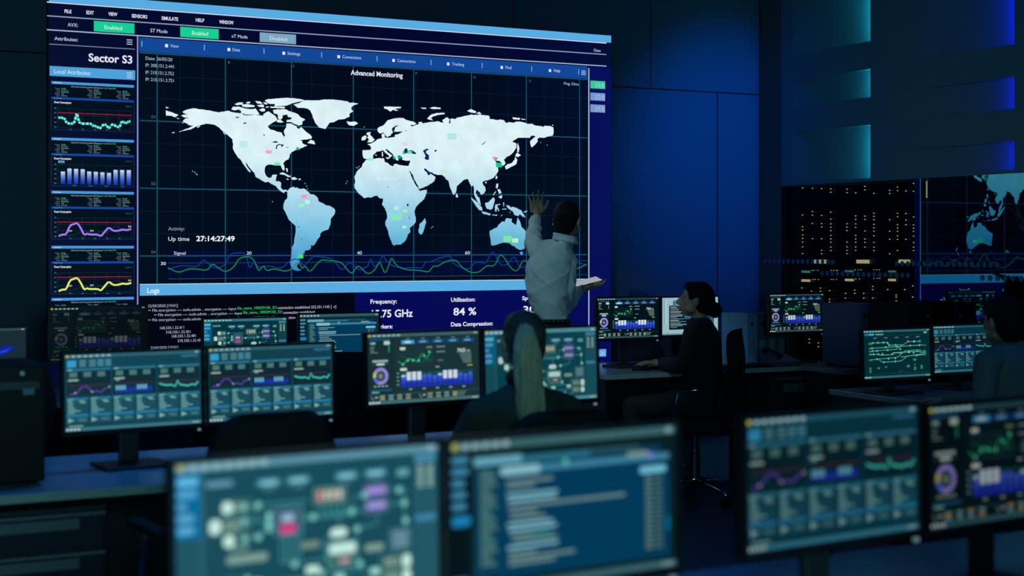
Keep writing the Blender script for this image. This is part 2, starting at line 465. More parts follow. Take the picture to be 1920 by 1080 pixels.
# rows of blue dots on the glass
M_DOT = mat('blue_dot_film', (.03, .34, .70), .55, noise=.1)
def glass_dots(pxs, pxe, n, py_s, label, name='glass_dot_marking'):
    bm = bmesh.new()
    a, b = P_x(pxs, py_s, XG), P_x(pxe, HY+(py_s-HY)*1.0, XG)
    for k in range(n):
        y = a.y+(b.y-a.y)*k/(n-1)
        M = Matrix.Translation((XG-.0025, y, a.z)) @ Matrix.Rotation(PI/2, 4, 'Y')
        bmesh.ops.create_circle(bm, cap_ends=True, segments=18, radius=.0165, matrix=M)
    o = bm_done(bm, name, M_DOT); o['kind'] = 'stuff'
    tag(o, label, 'marking')
glass_dots(1435, 1562, 15, 489.5, 'upper row of blue dots on the glass nearest the room corner')
glass_dots(1542, 1703, 17, 512.5, 'lower row of blue dots on the glass below the warm rack lights')
glass_dots(1682, 1870, 18, 494, 'upper row of blue dots on the glass over the reflected map')
glass_dots(1842, 1960, 9, 521, 'lower row of blue dots on the glass over the reflected blue bar')

# ------------------------------------------------------------------ server racks behind the glass
XR = 6.95
def ry(px): return P_x(px, 461, XR).y
M_WARM = emit_mat('warm_indicator', (1.0, .70, .40), .80)
M_GRN = emit_mat('green_indicator', (.08, .75, .50), .3)
M_YEL = emit_mat('yellow_display', (.85, .72, .33), .62)
dots = {  # px column -> crop rows (crop origin 1460,340 scale 6.75)
 105: [424, 466, 573, 617, 678, 767, 829, 917], 300: [83, 425, 574, 616, 679, 723, 767, 829, 915], 425: [43, 88, 383, 428, 533, 725],
 541: [47, 92, 431, 535, 578, 726, 874, 916], 657: [52, 95, 138, 390, 477, 538, 581, 623, 685, 729, 770, 832, 876],
 862: [99, 142, 537, 579, 622, 768, 829, 873, 915], 972: [146, 437, 480, 539, 582, 685, 729, 770, 830, 874], 1089: [5, 64, 108, 440, 482, 628, 730, 772, 832],
 1202: [153, 402, 443, 486, 545, 588, 630, 689, 773, 833, 875], 1402: [13, 114, 155, 487, 631, 734, 917], 1503: [74, 118, 405, 448, 548, 590, 632, 690, 734, 875],
 1608: [122, 408, 490, 549, 734], 1706: [26, 127, 451, 550, 593, 633, 692, 774, 832, 875]}
low = {  # px column -> photo py
 1470: [546], 1503: [540], 1521: [546], 1538: [540, 546, 551], 1555: [545, 561, 566, 580, 587, 594, 601, 609, 617, 635, 647], 1585: [550, 559], 1602: [544, 550], 1619: [550, 559], 1636: [537, 543, 559],
 1664: [543, 579, 592], 1680: [553, 557, 564, 569, 575, 581, 587, 592, 598, 606], 1696: [543, 569, 590], 1711: [536, 557, 571, 605],
 1468: [638, 644, 660], 1499: [643, 650, 663], 1517: [636, 643], 1534: [643, 650]}
mini = [(1475, 508), (1480, 508), (1486, 508), (1522, 507), (1526, 507), (1533, 507), (1558, 507), (1563, 507), (1568, 507), (1570, 507), (1603, 506), (1609, 506), (1614, 506), (1638, 506), (1643, 506), (1648, 506),
        (1475, 525), (1484, 525), (1524, 524), (1528, 524), (1534, 524), (1558, 524), (1562, 524), (1568, 524), (1604, 523), (1611, 523), (1638, 522), (1645, 522), (1649, 522)]
racks = [(1440, 1572, 'black server rack behind the glass nearest the corner, dense with warm lights'), (1574, 1650, 'black server rack behind the glass, middle of the three lit racks'),
         (1652, 1722, 'black server rack behind the glass just left of the glass seam')]
DOTM = {}
for a, b, lab in racks:
    ya, yb = ry(a)-.01, ry(b)+.01
    r = empty('server_rack', (XR, (ya+yb)/2, 0), 0, lab, 'server rack', 'server racks behind the glass')
    yc = (ya+yb)/2
    obj_box('rack_cabinet', M_RACK, (0.004, .7, yb-yc, ya-yc, .001, 2.15), r, bev=.006)
    bm = bmesh.new(); nn = max(2, int((ya-yb)/.28))
    for k in range(nn+1):
        y = yb-yc+(ya-yb)*k/nn; box(bm, -.008, .004, y-.006, y+.006, .03, 2.12)
    bm_done(bm, 'door_frame', M_CAB, r)
    def ind(px, py, hw=.0026, name='indicator_light'):
        p = P_x(px, py, XR-.012)
        if (name, M_WARM) not in DOTM:
            bq = bmesh.new(); box(bq, -.004, .004, -hw, hw, -hw, hw); me_ = bpy.data.meshes.new(name); bq.to_mesh(me_); bq.free(); me_.materials.append(M_WARM); DOTM[(name, M_WARM)] = me_
        put(name, DOTM[(name, M_WARM)], None, r, (-.010, p.y-yc, p.z))
    for cx, rows in list(dots.items()):
        px = 1460+cx/6.75
        if not a <= px < b: continue
        for q in rows: ind(px, 340+q/6.75)
        for lx, lr in low.items():
            if abs(lx-px) < 8 and min(abs((1460+c2/6.75)-lx) for c2 in dots) == abs(lx-px):
                for q in lr: ind(lx, q)
    for n_, (m_, lst) in enumerate(((M_YEL, [(1538, 490.5, 11, 3.4), (1617.5, 490.5, 11.5, 3.4), (1695, 490, 10, 3.2), (1510.5, 526, 7.5, 2.2), (1592, 525, 7.5, 2.2), (1672, 525, 6.5, 2.2)]), (M_GRN, [(1510.5, 509.5, 7.5, 2), (1592, 508.5, 7.5, 1.6), (1672, 509, 6.5, 1.6)]))):
        for px, py, hx, hy in lst:
            if a <= px < b:
                p, q = P_x(px-hx, py-hy, XR-.012), P_x(px+hx, py+hy, XR-.012)
                z0, z1_ = P_x(px, py+hy, XR-.012).z, P_x(px, py-hy, XR-.012).z
                obj_box('status_display', m_, (-.014, -.006, q.y-yc, p.y-yc, z0, z1_), r)
    for px, py in mini:
        if a <= px < b: ind(px, py, .0017, name='port_light')
p0, p1 = P_x(1737.5, 333, XR), P_x(1737.5, 371, XR)
o = obj_box('light_tube', emit_mat('warm_tube', (.75, .58, .28), .6), (XR-.004, XR+.004, p0.y-.003, p0.y+.003, p1.z, ZC-.001))
tag(o, 'short warm yellow vertical light tube hanging behind the glass right of the racks', 'light tube')

# ================================================================== VIDEO WALL
VC = Canvas(XS1-XS0, ZT-ZB)
X0, Z0 = XS0, ZB
def w2(px, py):
    p = P_y(px, py, YW-.06); return (p.x-X0, p.z-Z0)
def quadz(pxa, pya, pxb, pyb, hpx, col, lay=1):   # horizontal bar from (a) to x of (b); thickness hpx at a
    xa, za = w2(pxa, pya); xb, _ = w2(pxb, pyb); zb = w2(pxa, pya+hpx)[1]
    VC.poly_w([(xa, za), (xb, za), (xb, zb), (xa, zb)], col, lay)
def hline(pxa, pya, pxb, th, col, lay=1):
    xa, za = w2(pxa, pya); xb, _ = w2(pxb, pya)
    VC.poly_w([(xa, za+th/2), (xb, za+th/2), (xb, za-th/2), (xa, za-th/2)], col, lay)
def vline(px, pya, pyb, th, col, lay=1):
    x, za = w2(px, pya); zb = w2(px, pyb)[1]
    VC.poly_w([(x-th/2, za), (x+th/2, za), (x+th/2, zb), (x-th/2, zb)], col, lay)
def vt(s, x0, x1, y, cap, col, lay=4, bold=False):   # text from px x0 to x1, baseline y at x0, cap height in px
    xa, za = w2(x0, y); xb = w2(x1, y)[0]; h = w2(x0, y-cap)[1]-za
    VC.text_w(s, xa, za, h, col, lay, xb-xa, bold)
WH = (225, 230, 245); TXT = (205, 215, 235); DIM = (70, 100, 120)
Wd, Ht = VC.w, VC.h
VC.rect(0, 0, 1, 1, (3, 6, 44), 0)
# areas
xl = w2(262, 0)[0]; xr = w2(1103.5, 0)[0]
zmt = w2(262, 98)[1]; zmb = w2(262, 533)[1]
VC.poly_w([(xl, zmt), (xr, zmt), (xr, zmb), (xl, zmb)], (0, 9, 27), 1)
zl0 = w2(262, 554.5)[1]
xm = w2(665, 0)[0]
VC.poly_w([(xl, zl0), (xm, zl0), (xm, 0), (xl, 0)], (1, 3, 16), 1)
VC.poly_w([(xm, zl0), (xr, zl0), (xr, 0), (xm, 0)], (5, 8, 84), 1)
VC.poly_w([(xr, w2(1137, 126)[1]), (Wd, w2(1137, 126)[1]), (Wd, 0), (xr, 0)], (6, 10, 84), 1)
VC.rect(0, 0, 1, .0205, (88, 172, 228), 2)
hline(88, 3.6, 1137, .007, (190, 215, 240), 3)
hline(88, 29.5, 1137, .006, (140, 160, 190), 2)
hline(88, 55.6, 1137, .006, (170, 185, 210), 2)
vline(258, 67, 700, .007, (140, 155, 200), 2)
vline(1104, 128, 700, .008, (170, 185, 225), 3)
quadz(261, 70, 1101.5, 70, 27, (18, 70, 150), 2)
quadz(262, 533, 1103, 533, 21.5, (88, 172, 226), 3)
hline(262, 533.3, 1103, .004, (190, 215, 240), 4)
vt('Logs', 276, 299, 549.5, 9.5, (220, 240, 250), 5, True)
for s, a, b, y in (('FILE', 121, 134, 24), ('EDIT', 162, 176, 26.3), ('VIEW', 203, 220, 29), ('SENSORS', 247, 276, 32.7), ('SIMULATE', 303, 334, 37), ('HELP', 367, 383, 40.5), ('WINDOW', 411, 438, 44)):
    vt(s, a, b, y, 6.4, WH, 4, True)
vt('Close', 1113, 1126, 96.5, 5.2, TXT)
vt('AVX:', 127, 146, 49.5, 6.8, TXT); vt('ST Mode', 282, 314, 60.3, 6.8, TXT); vt('xT Mode', 434, 464, 70.5, 6.4, TXT)
quadz(176, 39, 252, 39, 19.5, (25, 205, 150), 3); quadz(338, 50, 410, 50, 19, (25, 205, 150), 3); quadz(487, 60.5, 555, 60.5, 18, (125, 165, 195), 3)
vt('Enabled', 196, 229, 54.3, 7, (210, 250, 235)); vt('Enabled', 360, 390, 65, 7, (210, 250, 235)); vt('Disabled', 506, 538, 75, 6.6, (225, 235, 245))
vt('Attributes:', 102, 146, 75, 6.6, TXT)
hline(92, 82.5, 253, .004, (120, 140, 170), 2)
def burger(px, py, w, g, col=TXT):
    for k in range(3): hline(px, py+k*g, px+w, .004, col, 5)
burger(237.5, 74.6, 10.5, 4); burger(237.5, 136.5, 10.5, 4); burger(1090, 133, 8, 3.2)
vt('Sector S3', 166, 248, 114.5, 14.5, WH, 4, True)
quadz(93, 123.5, 253.5, 123.5, 18.5, (78, 160, 218), 3)
vt('Local Attributes:', 102, 170, 137.5, 8, (215, 235, 248), 5)
for x, y in ((266, 82), (383, 89), (495, 96), (603, 103), (707, 110), (808, 117), (904, 123), (997, 129), (1085, 135)):
    vline(x, y-5, y+5, .004, (150, 190, 225), 4)
for s, a, b, y in (('View', 319, 335, 88.5), ('Data', 436, 450, 95.7), ('Settings', 539, 563, 102.5), ('Connections', 642, 677, 109), ('Connections', 745, 779, 116), ('Tracking', 847.5, 870, 122.5), ('Find', 948, 959, 129), ('Help', 1038.5, 1050.5, 134.8)):
    vt(s, a, b, y, 5.6, (190, 215, 238))
    x, z = w2(a-9.5, y); VC.poly_w([(x, z), (x+.017, z), (x+.017, z+.018), (x, z+.018)], WH, 4)
for s, y in (('Date: 26/05/20', 112), ('IP: 300.151.2.441', 125), ('IP: 210.151.2.752', 138.3), ('IP: 210.151.3.751', 151.5)):
    vt(s, 273, 323 if s[0] == 'D' else 326, y, 6.2, (165, 185, 205))
vt('Advanced Monitoring', 657.5, 755, 140.2, 9, WH, 5, True)
vt('Ping: 53ms', 1057.5, 1085, 158.8, 5, (170, 190, 205))
# side buttons
for y, c, s in ((151, (60, 200, 150), '[12.5]'), (173.5, (115, 150, 205), '[22.5]'), (195.5, (125, 150, 200), '[15.5]')):
    quadz(1107, y, 1134.5, y, 14.5, c, 3); vt(s, 1117, 1133, y+11.5, 7, (170, 225, 230) if c[0] == 60 else (180, 200, 240))
quadz(1120, 655, 1136.5, 655, 14, (100, 160, 240), 3); vt('GS1', 1122.5, 1134, 666, 7, (190, 220, 250), 5)
# grid
GMAJ = (22, 88, 112); GMIN = (6, 32, 48)
vx = [294.6, 422.6, 546.5, 662.4, 775.6, 883.9, 987, 1086.6]
for x in vx: vline(x, 96 if False else HY+(98-HY)*(6300-x)/(6300-262), 531.8-(x-262)*.0085, .0055, GMAJ, 2)
XW = [w2(x, 461)[0] for x in vx]
stepx = (XW[-1]-XW[0])/7
for i in range(7):
    for t in (1/3, 2/3):
        x = XW[0]+stepx*(i+t); VC.poly_w([(x-.0015, zmt), (x+.0015, zmt), (x+.0015, zmb), (x-.0015, zmb)], GMIN, 2)
for y in (98.8, 225.8, 352.8, 480): hline(262, y, 1101, .0055, GMAJ, 2)
for y in (141, 183.5, 268, 310, 396, 438): hline(262, y, 1101, .003, GMIN, 2)
# signal band
zs0, zs1 = w2(315, 470)[1], w2(315, 523)[1]
VC.poly_w([(w2(315, 0)[0], zs0), (xr-.03, zs0), (xr-.03, zs1), (w2(315, 0)[0], zs1)], (1, 8, 48), 1.5)
hline(315, 493.4, 1101, .0045, (20, 60, 78), 2); hline(315, 523, 1101, .0045, (38, 62, 84), 2)
for s, x, y in (('B', 427.5, 119), ('C', 548.5, 126), ('F', 779, 140), ('G', 887.5, 147), ('D', 992, 154)): vt(s, x, x+4, y, 4.6, (75, 95, 110))
for s, y in (('D1', 221.5), ('D2', 346.7), ('D4', 475)): vt(s, 284, 291.5, y, 5.2, (95, 112, 128))
vt('Activity:', 315.5, 346, 432, 6.6, (150, 160, 180)); vt('Up time', 315.5, 355, 451.5, 7.6, WH); vt('27:14:27:49', 368, 440, 452, 9.6, (240, 244, 250), 4, True)
vt('Signal', 326, 348, 477.5, 6, TXT); vt('20', 462.5, 471.5, 477.5, 6, WH); vt('40', 669.5, 678.5, 477, 6, WH); vt('60', 872, 881, 476.8, 6, WH); vt('30', 301.5, 311, 497, 6, WH)
vt('Sector D3', 707, 744, 337.5, 5.5, (232, 248, 252), 7)
# signal curves: (photo px)
def smooth(pts, k=3):
    for _ in range(k):
        q = [pts[0]]
        for a, b in zip(pts, pts[1:]):
            q += [(a[0]*.75+b[0]*.25, a[1]*.75+b[1]*.25), (a[0]*.25+b[0]*.75, a[1]*.25+b[1]*.75)]
        pts = q+[pts[-1]]
    return pts
def curve_px(pts, th, col, lay, sm=2):
    VC.line_w([w2(*p) for p in smooth(pts, sm)], th, col, lay)
blue_c = [(315, 505), (330, 500), (345, 497.5), (372, 501), (380, 486), (388, 492), (405, 505), (422, 497), (431, 476), (445, 474), (461, 473.5), (468, 508), (476, 487), (484, 503), (500, 497), (528, 505), (545, 487), (560, 485), (570, 502), (585, 480), (600, 481), (625, 485), (637, 504), (645, 506), (652, 492), (660, 494), (668, 502), (676, 508), (684, 501), (690, 500), (695, 482), (700, 500), (706, 498), (714, 487), (718, 476), (722, 487), (727, 490), (734, 498), (752, 503), (780, 501), (792, 504), (797, 490), (805, 492), (820, 485), (840, 480), (845, 481), (850, 495), (865, 502), (882, 505), (888, 493), (900, 491), (912, 495), (922, 469), (930, 480), (937, 497), (952, 497), (964, 477), (974, 503), (985, 500), (1000, 480), (1020, 500), (1040, 478), (1060, 503), (1080, 490), (1100, 498)]
green_c = [(315, 502), (335, 512), (352, 504), (368, 504), (389, 508), (398, 493), (410, 503), (423, 511), (440, 500), (448, 483), (474, 480), (485, 512), (493, 496), (500, 509), (512, 503), (542, 511), (560, 488), (566, 505), (573, 497), (580, 513), (600, 487), (612, 488), (640, 491), (648, 502), (657, 512), (663, 511), (668, 500), (675, 499), (688, 515), (702, 508), (712, 490), (716, 500), (722, 515), (730, 495), (734, 481), (742, 498), (760, 506), (790, 507), (804, 511), (812, 498), (820, 500), (835, 490), (855, 486), (866, 502), (884, 512), (900, 510), (912, 497), (928, 500), (937, 475), (948, 486), (955, 500), (970, 512), (982, 482), (1000, 508), (1020, 486), (1040, 511), (1060, 490), (1080, 506), (1100, 495)]
curve_px(blue_c, .0055, (18, 60, 150), 8); curve_px(green_c, .0055, (22, 140, 78), 8.5)
# bottom texts
vt('Frequency:', 694.5, 744, 569.5, 8, WH, 4, True); vt('15.75 GHz', 697, 774, 595.5, 14, WH, 4, True); vt('Workers:', 697, 736, 616.5, 7.5, WH, 4, True)
vt('Utilisation:', 845.5, 891, 565.8, 7.6, WH, 4, True); vt('84 %', 850, 893, 591, 13.5, WH, 4, True); vt('Data Compression:', 845.5, 924, 612, 7.6, WH, 4, True)
vt('Speed', 979, 1006, 562.5, 7, WH, 4, True); vt('30 Gb/s', 981, 1056, 587, 13, WH, 4, True); vt('Seed', 979, 1000, 608, 7, WH, 4, True); vt('750', 981, 1010, 631, 13, WH, 4, True)
for s, x0, x1, y in (('22/05/2020 [19:01]', 277, 333, 576.3), ('\u2022\u2022 File encryption ---- sudo.admin .. encryption ---- input', 278, 443, 584.5), ('\u2022\u2022 File encryption ---- sudo.admin .. encryption ---- input', 289, 454, 593),
                     ('\u2022\u2022 File encryption ---- sudo.admin .. encryption ---- input', 278, 443, 602.5), ('168.330.1.32.411', 300, 345, 617.5), ('318.330.1.32.451', 311, 357, 625.5), ('168.330.1.32.481', 322, 367, 633), ('318.330.1.32.45', 333, 376, 641.5), ('22/05/2020 [19:01]', 282, 334, 655)):
    vt(s, x0, x1, y, 5.2, (172, 174, 200))
vt('file_name_100029100_331', 445, 519, 580.5, 5.2, (40, 210, 120)); vt('file_name_100029100_331', 456, 529, 588.5, 5.2, (40, 210, 120))
vt('connection established 222.331.1145 [ -r]', 521, 630, 579.5, 5.2, (190, 190, 215)); vt('connection established', 531, 590, 588.5, 5.2, (190, 190, 215)); vt('connection established', 519, 590, 598.5, 5.2, (190, 190, 215)); vt('file_name_100029100_331', 445, 517, 599, 5.2, (40, 210, 120))
# ---- left column panels
def side_panel(t, kind):
    xa, xb = 96.5, 251
    def h(px, y): return y + (px-96)*(461-y)/(6300-96)     # follow the perspective of the wall
    quadz(xa, t, xb, t, 5, (70, 150, 215), 3)
    vt('Attribute', 101, 115, t+4.2, 3.2, (200, 225, 245), 5)
    quadz(xa, t+5, xb, t+5, 24, (0, 8, 24), 2)
    vt('Advanced monitoring system: Booting and', 133, 193, h(133, t+9.8), 3, (150, 170, 185)); vt('safe', 195, 202, h(195, t+9.8), 3, (40, 190, 100)); vt('Test', 203, 209, h(203, t+9.8), 3, (150, 170, 185)); vt('2200', 210, 217, h(210, t+9.8), 3, (40, 190, 100))
    for gx in (101, 162, 216):
        for k in range(5):
            y = h(gx, t+13+k*3.4)
            vt(('Type', 'CPU', 'Load', 'Network', 'Zone')[k], gx+(0, 4, 2, 0, 3)[k]+2, gx+11, y+1.6, 2.3, (110, 130, 145))
            c = (40, 190, 100) if k == 1 else (140, 160, 175)
            vt(('Small', 'Enabled', 'Redundant', 'Test', 'Servers')[k], gx+14, gx+(22, 26, 28, 19, 25)[k], y+1.6, 2.5, c)
    quadz(xa, t+29.5, xb, t+29.5, 4, (18, 70, 160), 3); vt('Graph View', 101, 117, t+33, 2.4, (80, 170, 230), 5)
    vt('Power Consumption', 101.5, 133.5, t+41.2, 3.9, (225, 230, 240), 4, True)
    vt('Expand', 236, 247, h(236, t+42.5), 2.8, (70, 90, 105))
    quadz(xa, t+33.5, xb, t+33.5, 57, (1, 9, 27), 2)
    for y in (t+90.5,): hline(xa, y, xb, .003, (18, 50, 80), 3)
    for x in (xa, xb): vline(x, h(x, t+34), h(x, t+90.5), .003, (18, 50, 80), 3)
    for k in range(4): hline(108, t+51+k*12, 246, .002, (10, 48, 66), 3)
    for k in range(7): vline(108+k*23, h(108+k*23, t+51), h(108+k*23, t+87), .002, (10, 48, 66), 3)
    for k in range(5): vt(('40', '35', '30', '20', '0')[k], 101.5, 105.5, t+52+k*8.8, 2.8, (100, 125, 145))
    if kind == 'bar':
        hs = (23, 29, 28.5, 28.2, 24, 23.7, 23, 22, 28, 28, 28)
        for k, hh in enumerate(hs):
            x = 114+k*12.35; base = h(x, t+87); 
            for j in range(8):
                c = [(14+(205-14)*q, 50+(228-50)*q, 175+(248-175)*q) for q in (((j+.5)/8)**1.35,)][0]
                xa_, za_ = w2(x, base-hh*j/8); xb_, zb_ = w2(x+7.8, base-hh*(j+1)/8)
                VC.poly_w([(xa_, za_), (xb_, za_), (xb_, zb_), (xa_, zb_)], c, 4)
        quadz(109, t+43.5, 121, t+43.5, 4.3, (90, 170, 200), 4); vt('Results', 110.5, 120, t+47, 2.4, (10, 30, 60), 6)
        for k in range(4): vt(('2020', '2021', '2022', '2023')[k], 136+k*30, 143+k*30, h(136+k*30, t+91), 2.6, (90, 115, 135))
        return
    hline(108, t+59, 246, .0035, (190, 25, 55), 4)
    if kind == 'teal':
        pts = [(109, 68), (114, 68), (121, 68.5), (124, 77), (132, 79), (139, 77.5), (142, 66), (144, 57.5), (147, 70), (149, 77), (160, 78), (170, 76.5), (175, 82), (181, 81), (187, 87), (194, 77), (200, 79), (204, 86), (211, 75), (219, 82), (225, 81), (228, 70), (232, 72), (236, 74), (240, 71), (245, 69)]
        curve_px([(x, h(x, t+y-0)) for x, y in pts], .011, (10, 120, 140), 4.5, 1)
        sm = smooth([(x, h(x, t+y)) for x, y in pts], 2)
        for i in range(0, len(sm)-2, 3):
            VC.line_w([w2(*sm[i]), w2(*sm[i+1]), w2(*sm[i+2])], .013, (120, 240, 225), 5)
    else:
        c = (165, 120, 245) if kind == 'purple' else (225, 232, 110)
        pts = [(110, 82), (117, 79), (124, 79.5), (131, 62), (138, 59.5), (145, 57), (152, 68), (158, 80.5), (163, 77), (167, 79), (184, 79), (189, 82.5), (196, 74), (204, 64.5), (212, 72), (222, 71.5), (230, 69), (238, 70.5), (246, 68)]
        fx = [(110+(x-110)*.35 if False else x, y+3) for x, y in pts]
        curve_px([(110, t+84), (138, h(138, t+84)), (160, h(160, t+74)), (175, h(175, t+82)), (190, h(190, t+75)), (200, h(200, t+81)), (215, h(215, t+64)), (230, h(230, t+72)), (246, h(246, t+70))], .0025, (30, 60, 80), 4)
        curve_px([(x, h(x, t+y)) for x, y in fx], .010, c, 5, 1)
        for x, y in ((129, 76.5), (169, 76), (240, 67.5)): vt('26.5', x, x+6, h(x, t+y), 2.6, (220, 225, 240), 6, True)
    for k in range(5): vt(str(10*(k+1)), 130+k*23, 134+k*23, h(130, t+91), 2.6, (90, 115, 135))
for t, kd in ((152, 'teal'), (257.5, 'bar'), (357.5, 'purple'), (461, 'yellow'), (559, 'teal')): side_panel(t, kd)

# ---- world map, (crop origin) + points at 9.6 px per photo px
CR = {'A': (300, 170), 'B': (400, 170), 'C': (420, 260), 'D': (500, 330), 'E': (500, 410), 'F': (550, 170), 'G': (650, 190), 'H': (650, 280), 'K': (650, 370), 'I': (850, 190), 'J': (820, 280), 'L': (860, 370)}
def mp(spec):
    out = []; ox = oy = 0
    for tok in spec.split():
        if tok in CR: ox, oy = CR[tok]; continue
        x, y = tok.split(','); out.append((ox+float(x)/9.6, oy+float(y)/9.6))
    return out
def crinkle(pts, amp=.35):
    out = []
    n = len(pts)
    for i in range(n):
        a, b = pts[i], pts[(i+1) % n]; out.append(a)
        L = math.dist(a, b); k = int(L/2.2)
        for j in range(1, k):
            t = j/k; nx, ny = -(b[1]-a[1])/L, (b[0]-a[0])/L; r_ = random.uniform(-amp, amp)
            out.append((a[0]+(b[0]-a[0])*t+nx*r_, a[1]+(b[1]-a[1])*t+ny*r_))
    return out
